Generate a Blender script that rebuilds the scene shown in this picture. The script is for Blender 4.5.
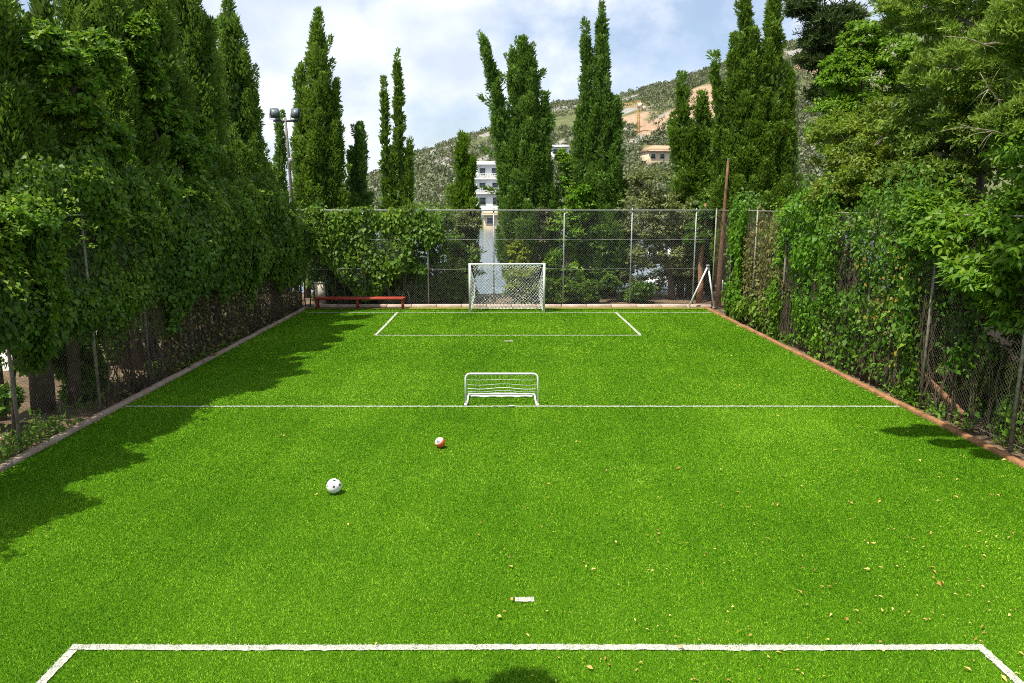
import bpy, math
import numpy as np
from mathutils import Vector

for o in list(bpy.data.objects):
    bpy.data.objects.remove(o)
SC = bpy.context.scene
COL = SC.collection
R = math.radians
PI = math.pi

# ------------------------------------------------------------------ camera, sky, sun, exposure
F_PX, PITCH, CAM_H = 740.0, R(10.38), 4.1
cam = bpy.data.cameras.new('Camera')
cam.sensor_width = 36.0
cam.lens = F_PX * 36.0 / 1024.0
cam.shift_x = 12.0 / 1024.0
cam.clip_start = 0.05
cam.clip_end = 6000
cam_o = bpy.data.objects.new('Camera', cam)
COL.objects.link(cam_o)
cam_o.location = (0, 0, CAM_H)
cam_o.rotation_euler = (PI / 2 - PITCH, 0, 0)
SC.camera = cam_o

SUN_EL = R(63)
SUN_AZ = np.array([-0.76, -0.65])          # horizontal direction towards the sun
world = bpy.data.worlds.new('World')
SC.world = world
world.use_nodes = True
wt = world.node_tree
for n in list(wt.nodes):
    wt.nodes.remove(n)
w_out = wt.nodes.new('ShaderNodeOutputWorld')
w_bg = wt.nodes.new('ShaderNodeBackground')
w_bg.inputs['Strength'].default_value = 0.11
sky = wt.nodes.new('ShaderNodeTexSky')
sky.sky_type = 'NISHITA'
sky.sun_disc = False
sky.sun_elevation = SUN_EL
sky.sun_rotation = math.atan2(SUN_AZ[0], SUN_AZ[1]) % (2 * PI)
sky.air_density = 1.0
sky.dust_density = 1.5
sky.ozone_density = 1.5
w_tc = wt.nodes.new('ShaderNodeTexCoord')
w_map = wt.nodes.new('ShaderNodeMapping')
w_map.inputs['Scale'].default_value = (1.0, 1.0, 1.45)
w_map.inputs['Location'].default_value = (0.35, 0.1, 0.22)
w_n = wt.nodes.new('ShaderNodeTexNoise')
w_n.inputs['Scale'].default_value = 4.2
w_n.inputs['Detail'].default_value = 8
w_n.inputs['Roughness'].default_value = 0.6
w_n.inputs['Distortion'].default_value = 0.1
w_r = wt.nodes.new('ShaderNodeValToRGB')
w_r.color_ramp.elements[0].position = 0.40
w_r.color_ramp.elements[0].color = (0.22, 0.22, 0.22, 1)
w_r.color_ramp.elements[1].position = 0.57
w_r.color_ramp.elements[1].color = (0.93, 0.93, 0.93, 1)
w_n2 = wt.nodes.new('ShaderNodeTexNoise')
w_n2.inputs['Scale'].default_value = 7.5
w_n2.inputs['Detail'].default_value = 6
w_cr = wt.nodes.new('ShaderNodeValToRGB')
w_cr.color_ramp.elements[0].position = 0.36
w_cr.color_ramp.elements[0].color = (4.5, 5.1, 6.3, 1)
w_cr.color_ramp.elements[1].position = 0.66
w_cr.color_ramp.elements[1].color = (7.0, 7.15, 7.6, 1)
w_mix = wt.nodes.new('ShaderNodeMix')
w_mix.data_type = 'RGBA'
L = wt.links.new
L(w_tc.outputs['Generated'], w_map.inputs['Vector'])
L(w_map.outputs['Vector'], w_n.inputs['Vector'])
L(w_map.outputs['Vector'], w_n2.inputs['Vector'])
L(w_n.outputs['Fac'], w_r.inputs['Fac'])
L(w_n2.outputs['Fac'], w_cr.inputs['Fac'])
L(w_r.outputs['Color'], w_mix.inputs[0])
L(sky.outputs['Color'], w_mix.inputs[6])
L(w_cr.outputs['Color'], w_mix.inputs[7])
L(w_mix.outputs[2], w_bg.inputs['Color'])
L(w_bg.outputs['Background'], w_out.inputs['Surface'])

sun = bpy.data.lights.new('sun', 'SUN')
sun.energy = 4.6
sun.angle = R(0.53)
sun.color = (1.0, 0.95, 0.86)
sun_o = bpy.data.objects.new('sun', sun)
COL.objects.link(sun_o)
_d = Vector((-SUN_AZ[0] * math.cos(SUN_EL), -SUN_AZ[1] * math.cos(SUN_EL), -math.sin(SUN_EL)))
sun_o.rotation_euler = _d.to_track_quat('-Z', 'Y').to_euler()
sun_o.location = (-20, -10, 40)

SC.view_settings.view_transform = 'Standard'
SC.view_settings.look = 'None'
SC.view_settings.gamma = 1.0
SC.view_settings.use_curve_mapping = False
SC.view_settings.exposure = 0.64
SC.cycles.filter_width = 1.0
SC.cycles.use_denoising = False
SC.cycles.max_bounces = 6
SC.cycles.diffuse_bounces = 3
SC.cycles.transmission_bounces = 3
SC.cycles.transparent_max_bounces = 6

# ------------------------------------------------------------------ helpers
def rng(seed):
    return np.random.default_rng(seed)

def at(px, py, Y):
    """world point that stands Y metres down the pitch on the sight line px, py (layout arithmetic)"""
    u, v = px - 500.0, py - 341.5
    sp, cp = math.sin(PITCH), math.cos(PITCH)
    d = np.array([u, F_PX * cp - v * sp, -F_PX * sp - v * cp])
    t = Y / d[1]
    return np.array([d[0] * t, Y, CAM_H + d[2] * t])

def ground_at(px, py, z):
    a, b = at(px, py, 5.0), at(px, py, 40.0)
    k = (z - a[2]) / (b[2] - a[2])
    return tuple(a + (b - a) * k)

def tag(o, label=None, cat=None, group=None, kind=None):
    if label: o['label'] = label
    if cat: o['category'] = cat
    if group: o['group'] = group
    if kind: o['kind'] = kind
    return o

def empty(name, loc, label, cat, group=None):
    o = bpy.data.objects.new(name, None)
    COL.objects.link(o)
    o.location = tuple(float(c) for c in loc)
    o.empty_display_size = 0.3
    return tag(o, label, cat, group)

def np_mesh(name, verts, faces, mat, parent=None, attrs=None, smooth=False):
    """faces: an (M,k) array or a list of such arrays"""
    if not isinstance(faces, list):
        faces = [faces]
    faces = [np.asarray(f, dtype=np.int64) for f in faces if len(f)]
    me = bpy.data.meshes.new(name)
    verts = np.asarray(verts, dtype=np.float32)
    me.vertices.add(len(verts))
    me.vertices.foreach_set('co', verts.ravel())
    loops = np.concatenate([f.ravel() for f in faces]).astype(np.int32)
    tot = np.concatenate([np.full(len(f), f.shape[1], dtype=np.int32) for f in faces])
    start = np.concatenate([[0], np.cumsum(tot)[:-1]]).astype(np.int32)
    me.loops.add(len(loops))
    me.loops.foreach_set('vertex_index', loops)
    me.polygons.add(len(tot))
    me.polygons.foreach_set('loop_start', start)
    if smooth:
        me.polygons.foreach_set('use_smooth', np.ones(len(tot), dtype=bool))
    me.update(calc_edges=True)
    if attrs:
        for k, a in attrs.items():
            at_ = me.attributes.new(k, 'FLOAT', 'POINT')
            at_.data.foreach_set('value', np.asarray(a, dtype=np.float32))
    if mat:
        me.materials.append(mat)
    o = bpy.data.objects.new(name, me)
    COL.objects.link(o)
    if parent:
        o.parent = parent
    return o

class MB:
    """collects boxes, tubes and sheets and links them as one mesh object"""
    def __init__(self):
        self.v, self.q, self.n = [], [], 0
    def add(self, v, q):
        self.v.append(np.asarray(v, float)); self.q.append(np.asarray(q, int) + self.n)
        self.n += len(v)
        return self
    def box(self, c, s, rz=0.0, bevel=0.0):
        x, y, z = [a / 2 for a in s]
        b = min(bevel, x * .9, y * .9, z * .9)
        if b <= 0:
            v = np.array([(-x,-y,-z),(x,-y,-z),(x,y,-z),(-x,y,-z),(-x,-y,z),(x,-y,z),(x,y,z),(-x,y,z)])
            q = np.array([(0,3,2,1),(4,5,6,7),(0,1,5,4),(1,2,6,5),(2,3,7,6),(3,0,4,7)])
        else:      # chamfered on the vertical and the top edges
            def ring(ix, zz):
                a, c_ = x - ix, y - ix
                return [(-a+b,-c_,zz),(a-b,-c_,zz),(a,-c_+b,zz),(a,c_-b,zz),(a-b,c_,zz),(-a+b,c_,zz),(-a,c_-b,zz),(-a,-c_+b,zz)]
            rr = [ring(0,-z), ring(0,z-b), ring(b*.9,z)]
            v = np.array(sum(rr, []))
            q = []
            for k in range(2):
                for i in range(8):
                    j = (i+1) % 8
                    q.append((k*8+i, k*8+j, k*8+8+j, k*8+8+i))
            t = 16
            q += [(t,t+1,t+2,t+7),(t+7,t+2,t+3,t+6),(t+6,t+3,t+4,t+5)]
            q += [(7,2,1,0),(6,3,2,7),(5,4,3,6)]
            q = np.array(q)
        if rz:
            ca, sa = math.cos(rz), math.sin(rz)
            v = np.stack([v[:,0]*ca - v[:,1]*sa, v[:,0]*sa + v[:,1]*ca, v[:,2]], 1)
        return self.add(v + np.asarray(c, float), q)
    def tube(self, pts, rad, sides=8, cap=True):
        pts = np.asarray(pts, float)
        n = len(pts)
        rad = np.full(n, rad, float) if np.isscalar(rad) else np.asarray(rad, float)
        tg = np.gradient(pts, axis=0)
        tg /= np.linalg.norm(tg, axis=1)[:, None] + 1e-9
        ref = np.array([0, 0, 1.0]) if abs(tg[0][2]) < .9 else np.array([1.0, 0, 0])
        u = np.cross(tg[0], ref); u /= np.linalg.norm(u)
        V = []
        a = np.arange(sides) / sides * 2 * PI
        for i in range(n):
            u = u - tg[i] * np.dot(u, tg[i]); u /= np.linalg.norm(u) + 1e-9
            w = np.cross(tg[i], u)
            V.append(pts[i] + rad[i] * (np.cos(a)[:, None] * u + np.sin(a)[:, None] * w))
        V = np.concatenate(V)
        i = np.arange(n - 1)[:, None] * sides + np.arange(sides)[None]
        j = np.arange(n - 1)[:, None] * sides + (np.arange(sides)[None] + 1) % sides
        q = np.stack([i, j, j + sides, i + sides], -1).reshape(-1, 4)
        if cap and sides == 8:
            c1 = [(0,7,6,1),(1,6,5,2),(2,5,4,3)]
            b = (n-1)*sides
            c2 = [(b,b+1,b+6,b+7),(b+1,b+2,b+5,b+6),(b+2,b+3,b+4,b+5)]
            q = np.concatenate([q, np.array(c1), np.array(c2)])
        elif cap and sides == 4:
            b = (n-1)*sides
            q = np.concatenate([q, np.array([(3,2,1,0),(b,b+1,b+2,b+3)])])
        return self.add(V, q)
    def build(self, name, mat, parent=None, smooth=False):
        return np_mesh(name, np.concatenate(self.v), np.concatenate(self.q), mat, parent, smooth=smooth)

def rel(parent, *pts):
    p0 = np.array(parent.location)
    return [np.asarray(p, float) - p0 for p in pts]

_W = rng(77)
_WK = _W.normal(size=(3, 14, 3)); _WP = _W.uniform(0, 2*PI, size=(3, 14))
def wob(p, freq=1.0, octave=0):
    """smooth pseudo-noise of a point array, about -1..1"""
    p = np.asarray(p, float)
    if p.shape[-1] == 2:
        p = np.concatenate([p, np.zeros(p.shape[:-1] + (1,))], -1)
    s = np.sin(np.tensordot(p * freq, _WK[octave].T, 1) + _WP[octave])
    return s.sum(-1) / math.sqrt(14 / 2) * .75

# ------------------------------------------------------------------ materials
def new_mat(name):
    m = bpy.data.materials.new(name)
    m.use_nodes = True
    t = m.node_tree
    for n in list(t.nodes):
        t.nodes.remove(n)
    out = t.nodes.new('ShaderNodeOutputMaterial')
    return m, t, out

def N(t, kind, **inp):
    n = t.nodes.new(kind)
    for k, v in inp.items():
        n.inputs[k.replace('_', ' ')].default_value = v
    return n

def ramp(t, fac, stops):
    r = t.nodes.new('ShaderNodeValToRGB')
    e = r.color_ramp.elements
    while len(e) < len(stops):
        e.new(0.5)
    for el, (p, c) in zip(e, stops):
        el.position = p
        el.color = (c[0], c[1], c[2], 1) if not np.isscalar(c) else (c, c, c, 1)
    t.links.new(fac, r.inputs['Fac'])
    return r.outputs['Color']

def mixc(t, fac, a, b, mode='MIX'):
    m = t.nodes.new('ShaderNodeMix')
    m.data_type = 'RGBA'
    m.blend_type = mode
    for sock, v in ((m.inputs[0], fac), (m.inputs[6], a), (m.inputs[7], b)):
        if hasattr(v, 'links') or isinstance(v, bpy.types.NodeSocket):
            t.links.new(v, sock)
        else:
            sock.default_value = v if np.isscalar(v) else (*v[:3], 1)
    return m.outputs[2]

def noise(t, scale, detail=4, rough=.55, coord='Object', dim=None):
    tc = t.nodes.new('ShaderNodeTexCoord')
    n = t.nodes.new('ShaderNodeTexNoise')
    n.inputs['Scale'].default_value = scale
    n.inputs['Detail'].default_value = detail
    n.inputs['Roughness'].default_value = rough
    t.links.new(tc.outputs[coord], n.inputs['Vector'])
    return n.outputs['Fac']

def solid(name, c1, c2=None, rough=.6, scale=8.0, bump=0.0, bscale=40.0, spec=.4, metal=0.0, stops=(.35, .65)):
    m, t, out = new_mat(name)
    b = t.nodes.new('ShaderNodeBsdfPrincipled')
    b.inputs['Roughness'].default_value = rough
    b.inputs['Specular IOR Level'].default_value = spec
    b.inputs['Metallic'].default_value = metal
    if c2 is None:
        c2 = tuple(x * .8 for x in c1)
    t.links.new(ramp(t, noise(t, scale, 6), [(stops[0], c2), (stops[1], c1)]), b.inputs['Base Color'])
    if bump:
        bp = t.nodes.new('ShaderNodeBump')
        bp.inputs['Strength'].default_value = bump
        bp.inputs['Distance'].default_value = .02
        t.links.new(noise(t, bscale, 6), bp.inputs['Height'])
        t.links.new(bp.outputs['Normal'], b.inputs['Normal'])
    t.links.new(b.outputs['BSDF'], out.inputs['Surface'])
    return m

def leaf_mat(name, dark, light, odd, trans=.35, rough=.5, tcol=None, gain=1.3):
    """leaf colour runs dark..light by the leaf's own 'tint'; 'odd' leaves turn to a second colour by 'clump'"""
    dark, light, odd = [tuple(x * gain for x in c_) for c_ in (dark, light, odd)]
    m, t, out = new_mat(name)
    a1 = t.nodes.new('ShaderNodeAttribute'); a1.attribute_name = 'tint'
    a2 = t.nodes.new('ShaderNodeAttribute'); a2.attribute_name = 'clump'
    c = mixc(t, a1.outputs['Fac'], dark, light)
    c = mixc(t, a2.outputs['Fac'], c, odd)
    b = t.nodes.new('ShaderNodeBsdfPrincipled')
    b.inputs['Roughness'].default_value = rough
    b.inputs['Specular IOR Level'].default_value = .3
    t.links.new(c, b.inputs['Base Color'])
    tr = t.nodes.new('ShaderNodeBsdfTranslucent')
    tc = mixc(t, .5, c, tcol or (light[0] * 1.5, light[1] * 1.4, light[2] * .8))
    t.links.new(tc, tr.inputs['Color'])
    ms = t.nodes.new('ShaderNodeMixShader')
    ms.inputs[0].default_value = trans
    t.links.new(b.outputs['BSDF'], ms.inputs[1])
    t.links.new(tr.outputs['BSDF'], ms.inputs[2])
    t.links.new(ms.outputs['Shader'], out.inputs['Surface'])
    return m

M = {}
M['cypress'] = leaf_mat('cypress_leaf', (.028, .058, .007), (.085, .148, .016), (.15, .20, .02), trans=.28, gain=2.05)
M['cypress_deep'] = leaf_mat('cypress_deep_leaf', (.022, .050, .010), (.066, .120, .018), (.12, .17, .02), trans=.28, gain=2.45)
M['vine'] = leaf_mat('vine_leaf', (.030, .075, .010), (.095, .20, .016), (.22, .27, .018), trans=.38, gain=1.5)
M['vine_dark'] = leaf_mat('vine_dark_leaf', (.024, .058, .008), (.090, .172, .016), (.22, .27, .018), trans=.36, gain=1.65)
M['cypress_left'] = leaf_mat('cypress_left_leaf', (.024, .050, .008), (.078, .135, .018), (.17, .21, .02), trans=.28, gain=2.3)
M['ivy_bright'] = leaf_mat('ivy_bright_leaf', (.04, .11, .008), (.13, .29, .016), (.25, .33, .02), trans=.38, gain=1.15)
M['hedge'] = leaf_mat('hedge_leaf', (.035, .085, .008), (.13, .23, .018), (.23, .27, .025), trans=.35)
M['pine'] = leaf_mat('pine_needle', (.036, .075, .010), (.125, .19, .024), (.19, .18, .03), trans=.3, gain=1.95)
M['pine_dark'] = leaf_mat('pine_dark_needle', (.022, .042, .012), (.06, .09, .02), (.09, .10, .03), trans=.2, gain=1.6)
M['broad'] = leaf_mat('broad_leaf', (.04, .10, .008), (.14, .27, .016), (.24, .30, .022), trans=.4)
M['olive'] = leaf_mat('olive_leaf', (.06, .085, .025), (.17, .20, .07), (.24, .22, .07), trans=.3, gain=1.5)
M['yellow_mix'] = leaf_mat('yellow_mix_leaf', (.045, .085, .010), (.165, .24, .02), (.25, .26, .03), trans=.35, gain=1.25)
M['olive_mix'] = leaf_mat('olive_mix_leaf', (.036, .078, .010), (.125, .21, .02), (.21, .22, .03), trans=.3, gain=1.3)
M['yellow'] = leaf_mat('yellow_green_leaf', (.10, .15, .012), (.27, .33, .025), (.33, .32, .04), trans=.4)
M['brown_shrub'] = leaf_mat('brown_shrub_leaf', (.045, .042, .022), (.12, .11, .045), (.13, .16, .03), trans=.2)
M['dry'] = leaf_mat('dry_leaf', (.10, .075, .03), (.20, .16, .06), (.12, .17, .03), trans=.25)
M['rusty_leaf'] = leaf_mat('rusty_leaf', (.20, .10, .03), (.36, .20, .06), (.35, .28, .04), trans=.3)
M['bark'] = solid('bark', (.14, .105, .075), (.06, .045, .033), .9, 9, .8, 30)
M['bark_grey'] = solid('grey_bark', (.24, .21, .17), (.12, .10, .08), .9, 9, .6, 30)
M['deadwood'] = solid('dead_wood', (.40, .34, .26), (.25, .2, .15), .85, 12, .4, 40)
M['twig'] = solid('dry_twig', (.11, .085, .055), (.05, .035, .02), .9, 20)
M['galv'] = solid('galvanised_steel', (.42, .43, .42), (.26, .26, .25), .45, 14, .1, 60, .5, .35)
M['galv_old'] = solid('weathered_steel', (.33, .30, .25), (.16, .14, .11), .6, 14, .1, 60, .4, .2)
M['mast_grey'] = solid('dark_mast_paint', (.16, .145, .125), (.09, .08, .07), .6, 6, 0, 40, .4)
M['wire'] = solid('fence_wire', (.36, .37, .36), (.2, .2, .19), .45, 5, 0, 60, .5, .3)
M['wire_old'] = solid('rusty_fence_wire', (.22, .18, .14), (.10, .075, .05), .6, 5, 0, 60, .4, .2)
M['white_paint'] = solid('white_paint', (.82, .82, .80), (.70, .70, .67), .35, 20, .05, 60, .5)
M['net'] = solid('white_net_cord', (.80, .80, .80), (.66, .66, .66), .7, 20)
M['line'] = solid('white_turf_yarn', (.60, .60, .53), (.40, .42, .31), .9, 70, .5, 300, .1)
M['red_paint'] = solid('red_bench_paint', (.42, .055, .03), (.28, .04, .025), .5, 12, .1, 60, .4)
M['rust_pole'] = solid('rusty_pole', (.25, .115, .065), (.11, .055, .035), .85, 6, .5, 25)
M['plank'] = solid('old_plank', (.34, .17, .085), (.20, .10, .05), .85, 7, .4, 30)
M['dark_metal'] = solid('dark_lamp_metal', (.06, .065, .07), (.03, .03, .035), .5, 10, 0, 40, .5, .4)
M['lamp_glass'] = solid('lamp_glass', (.16, .20, .20), (.10, .13, .14), .25, 5, 0, 40, .8)
M['render_white'] = solid('white_render', (.80, .79, .76), (.70, .69, .65), .8, .6, .1, 10)
M['render_cream'] = solid('cream_render', (.62, .50, .33), (.50, .39, .25), .8, .8, .1, 10)
M['cream_box'] = solid('cream_metal', (.72, .66, .50), (.6, .54, .4), .6, 4)
M['tile_roof'] = solid('roof_tiles', (.50, .33, .20), (.36, .22, .13), .85, 3, .5, 12)
M['window_glass'] = solid('window_glass', (.05, .06, .07), (.03, .04, .045), .12, 2, 0, 10, .7)
M['boat_white'] = solid('boat_gelcoat', (.80, .80, .80), (.70, .71, .72), .3, 4, 0, 10, .6)
M['boat_blue'] = solid('boat_canopy', (.10, .18, .28), (.07, .12, .2), .7, 5)
M['crane'] = solid('crane_yellow', (.62, .40, .12), (.50, .31, .10), .6, 1)

# ------------------------------------------------------------------ leaves
def unit(v):
    return v / (np.linalg.norm(v, axis=-1, keepdims=True) + 1e-9)

def leaves(pos, axis, nrm, ln, wd, tint, clump, fold=.25, kind='broad', up_tip=0.0):
    """returns verts, quads, attrs of one leaf per point; kind 'needle' = flat rhombus, 'broad' = folded leaf"""
    n = len(pos)
    a = unit(axis)
    nn = unit(nrm - a * (nrm * a).sum(-1, keepdims=True))
    s = np.cross(a, nn)
    ln = np.broadcast_to(ln, (n,))[:, None]; wd = np.broadcast_to(wd, (n,))[:, None]
    if kind == 'needle':
        v = np.stack([pos, pos + a*ln*.45 + s*wd*.5, pos + a*ln, pos + a*ln*.45 - s*wd*.5], 1)
        q = np.arange(n)[:, None] * 4 + np.array([[0, 1, 2, 3]])
        k = 4
    else:
        v = np.stack([pos,
                      pos + a*ln*.38 + s*wd*.5 + nn*wd*fold*.5,
                      pos + a*ln - nn*ln*.12,
                      pos + a*ln*.38 - s*wd*.5 + nn*wd*fold*.5,
                      pos + a*ln*.5], 1)
        b = np.arange(n)[:, None] * 5
        q = np.concatenate([b + np.array([[0, 1, 2, 4]]), b + np.array([[0, 4, 2, 3]])])
        k = 5
    return v.reshape(-1, 3), q, {'tint': np.repeat(np.clip(tint, 0, 1), k), 'clump': np.repeat(np.clip(clump, 0, 1), k)}

def join(parts):
    V, Q, A, n = [], [], {'tint': [], 'clump': []}, 0
    for v, q, a in parts:
        V.append(v); Q.append(q + n); n += len(v)
        for k in A: A[k].append(a[k])
    return np.concatenate(V), np.concatenate(Q), {k: np.concatenate(x) for k, x in A.items()}

def rand_dir(r, n):
    return unit(r.normal(size=(n, 3)))

# a cypress: one or more leaders, each clothed with upright plumes of scale-leaf sprays
def cypress_crown(r, leaders, per_m2=560, ll=.155, lw=.055, plume=1.0, taper=.72):
    parts = []
    for (bx, by, z0, tx, ty, z1, Rm) in leaders:
        H = z1 - z0
        npl = int(max(10, H * Rm * 11))
        t = r.beta(1.0, 1.25, npl)
        t[:6] = [.80, .86, .90, .93, .96, .985]
        prof = lambda t: Rm * np.clip(t / .13, 0.35, 1) ** .6 * np.clip(1 - t, 0, 1) ** taper + .04
        ang = r.uniform(0, 2*PI, npl)
        lump = 1 + .22 * np.sin(ang * 3 + t * 9 + r.uniform(0, 6)) + r.normal(0, .12, npl)
        rad = prof(t) * lump
        ax = np.stack([bx + (tx - bx) * t**1.3, by + (ty - by) * t**1.3, z0 + H * t], 1)
        out = np.stack([np.cos(ang), np.sin(ang), np.zeros(npl)], 1)
        rho = np.clip((.13 + .2 * prof(t)) * r.uniform(.75, 1.3, npl), .055, .42) * plume
        Lp = (.55 + .95 * np.clip(prof(t), 0, 1.4)) * r.uniform(.75, 1.45, npl) * plume
        base = ax + out * (rad - rho * .55)[:, None] * .8 - np.array([0, 0, 1]) * (Lp * .3)[:, None]
        tilt = r.uniform(.05, .34, npl)[:, None]
        lean = unit(np.array([tx - bx, ty - by, H]) / max(H, .1))
        dr = unit(lean + out * tilt + r.normal(0, .07, (npl, 3)))
        Lp = np.minimum(Lp, np.maximum(.3, (z1 + .12 - base[:, 2])))
        cnt = np.maximum(30, (per_m2 * 2.6 * rho * Lp)).astype(int)
        idx = np.repeat(np.arange(npl), cnt)
        n = len(idx)
        s = r.uniform(0, 1, n) ** .9
        rr = rho[idx] * np.clip(np.sin(PI * (.22 + .78 * s)), 0, 1) ** .7 * r.uniform(.55, 1.08, n)
        aa = r.uniform(0, 2*PI, n)
        d = dr[idx]
        u = unit(np.cross(d, np.array([.3, .9, .1])))
        w = np.cross(d, u)
        radial = np.cos(aa)[:, None] * u + np.sin(aa)[:, None] * w
        pos = base[idx] + d * (Lp[idx] * s)[:, None] + radial * rr[:, None]
        axis = unit(d * 1.0 + radial * .75 + r.normal(0, .35, (n, 3)))
        nrm = unit(radial + r.normal(0, .45, (n, 3)))
        sz = r.uniform(.65, 1.3, n)
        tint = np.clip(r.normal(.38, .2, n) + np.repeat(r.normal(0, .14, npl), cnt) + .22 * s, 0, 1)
        clump = np.clip(r.normal(-.12, .16, n), 0, .6)
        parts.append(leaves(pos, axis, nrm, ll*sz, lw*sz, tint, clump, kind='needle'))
        # dark-tinted fill leaves inside the crown, added to block light
        m = int(H * Rm * 260)
        t = r.uniform(.02, .93, m); ang = r.uniform(0, 2*PI, m)
        rad = prof(t) * r.uniform(.1, .72, m)
        pos = np.stack([bx + (tx-bx)*t**1.3 + rad*np.cos(ang), by + (ty-by)*t**1.3 + rad*np.sin(ang), z0 + H*t], 1)
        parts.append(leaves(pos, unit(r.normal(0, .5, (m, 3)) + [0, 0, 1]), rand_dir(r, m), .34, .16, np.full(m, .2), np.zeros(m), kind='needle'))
    return join(parts)

def cypress(loc, leaders, label, seed, mat='cypress', per_m2=560, ll=.155, lw=.055, trunk_r=.16, group='cypress trees around the pitch', spikes=(), plume=1.0, taper=.72):
    r = rng(seed)
    root = empty('cypress_tree', loc, label, 'tree', group)
    v, q, a = cypress_crown(r, leaders, per_m2, ll, lw, plume, taper)
    if spikes:      # bare-ended side boughs: (height, angle, length, rise)
        parts = [(v, q, a)]
        for (z, an, ln, rise) in spikes:
            s = r.uniform(0, 1, 420)
            c = np.stack([np.cos(an)*ln*s, np.sin(an)*ln*s, z + rise*s], 1)
            d = unit(np.array([math.cos(an)*ln, math.sin(an)*ln, rise]))
            pos = c + r.normal(0, 1, (420, 3)) * (.17*(1 - s*.75))[:, None]
            parts.append(leaves(pos, unit(d*1.2 + r.normal(0, .5, (420, 3))), rand_dir(r, 420), ll*1.05, lw, r.normal(.4, .2, 420), np.clip(r.normal(-.1, .15, 420), 0, 1), kind='needle'))
        v, q, a = join(parts)
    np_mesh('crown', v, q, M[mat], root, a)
    tb = MB()
    top = max(l[5] for l in leaders)
    for (bx, by, z0, tx, ty, z1, Rm) in leaders:
        z = np.linspace(-.15, z1*.9, 9); s = np.clip((z - z0) / (z1 - z0), 0, 1)
        k = trunk_r * (z1 / top)
        tb.tube(np.stack([bx + (tx-bx)*s**1.3 + .03*np.sin(z*2+seed), by + (ty-by)*s**1.3 + .03*np.cos(z*1.7+seed), z], 1), k * np.linspace(1.15, .12, 9), 8)
    tb.build('trunk', M['bark'], root, True)
    return root

# leafy clumps: lobes (x, y, z, rx, ry, rz) filled with sub-clumps of leaves
def clump_crown(r, lobes, per_lobe=26, per_clump=90, ll=.12, lw=.07, kind='broad', droop=.3, spread=1.0, tint0=.4, odd=-.1, csize=.29, up=.0):
    parts = []
    for (x, y, z, rx, ry, rz) in lobes:
        d = rand_dir(r, per_lobe)
        k = r.uniform(.3, 1.15, per_lobe) ** .6
        c = np.array([x, y, z]) + d * np.array([rx, ry, rz]) * k[:, None] * spread
        cs = csize * (rx * ry * rz) ** (1/3) * r.uniform(.65, 1.35, per_lobe)
        idx = np.repeat(np.arange(per_lobe), per_clump)
        n = len(idx)
        dd = rand_dir(r, n)
        dd[:, 2] = np.abs(dd[:, 2]) * .5 + dd[:, 2] * .5
        pos = c[idx] + dd * (cs[idx] * r.uniform(.35, 1.1, n))[:, None] * np.array([1.05, 1.05, 1.0])
        axis = unit(dd * .8 + r.normal(0, .5, (n, 3)) + np.array([0, 0, up - droop]))
        nrm = unit(dd * .6 + np.array([0, 0, .7]) + r.normal(0, .45, (n, 3)))
        sz = r.uniform(.6, 1.3, n)
        tint = r.normal(tint0, .2, n) + np.repeat(r.normal(0, .15, per_lobe), per_clump)
        cl = r.normal(odd, .16, n) + np.repeat(np.clip(r.normal(0, .12, per_lobe), -.2, .5), per_clump)
        parts.append(leaves(pos, axis, nrm, ll*sz, lw*sz, tint, cl, kind=kind))
    return join(parts)

def limb_tree(r, root, lobes, trunk_pts, trunk_r, bark, extra=()):
    tb = MB()
    tp = np.asarray(trunk_pts, float)
    tb.tube(tp, np.linspace(trunk_r, trunk_r*.45, len(tp)), 8)
    for (x, y, z, rx, ry, rz) in lobes:
        s = tp[min(len(tp)-1, int(r.integers(max(1, len(tp)//2), len(tp))))]
        e = np.array([x, y, z])
        mid = (s + e) / 2 + np.array([r.normal(0, .15), r.normal(0, .15), r.uniform(-.25, .1)])
        tt = np.linspace(0, 1, 7)[:, None]
        pts = (1-tt)**2*s + 2*tt*(1-tt)*mid + tt**2*e
        tb.tube(pts, np.linspace(trunk_r*.42, trunk_r*.1, 7), 8)
        for k in range(3):
            d = rand_dir(r, 1)[0] * np.array([rx, ry, rz]) * .8
            tb.tube(np.stack([pts[5], pts[5] + d*.5 + [0, 0, .08], pts[5] + d]), [trunk_r*.12, trunk_r*.08, trunk_r*.03], 8)
    return tb.build('trunk', M[bark], root, True)

def leafy_tree(name, loc, lobes, label, cat, seed, mat, trunk_pts=None, trunk_r=.14, bark='bark', group=None, **kw):
    r = rng(seed)
    root = empty(name, loc, label, cat, group)
    v, q, a = clump_crown(r, lobes, **kw)
    np_mesh('crown' if cat == 'tree' else 'foliage', v, q, M[mat], root, a)
    if trunk_pts is None:
        cx = np.mean([l[0] for l in lobes]); cy = np.mean([l[1] for l in lobes]); cz = np.mean([l[2] for l in lobes])
        trunk_pts = [(0, 0, -.15), (cx*.2, cy*.2, cz*.35), (cx*.6, cy*.6, cz*.65), (cx, cy, cz)]
    tr = limb_tree(r, root, lobes, trunk_pts, trunk_r, bark)
    if cat != 'tree':
        tr.name = 'stem'
    return root

def auto_lobes(r, n, cx, cy, cz, sx, sy, sz, k=.5):
    L_ = []
    for i in range(n):
        d = rand_dir(r, 1)[0] * r.uniform(.3, 1) ** .5
        s = r.uniform(.75, 1.25) * k
        L_.append((cx + d[0]*sx, cy + d[1]*sy, cz + d[2]*sz, sx*s, sy*s, sz*s))
    return L_

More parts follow.
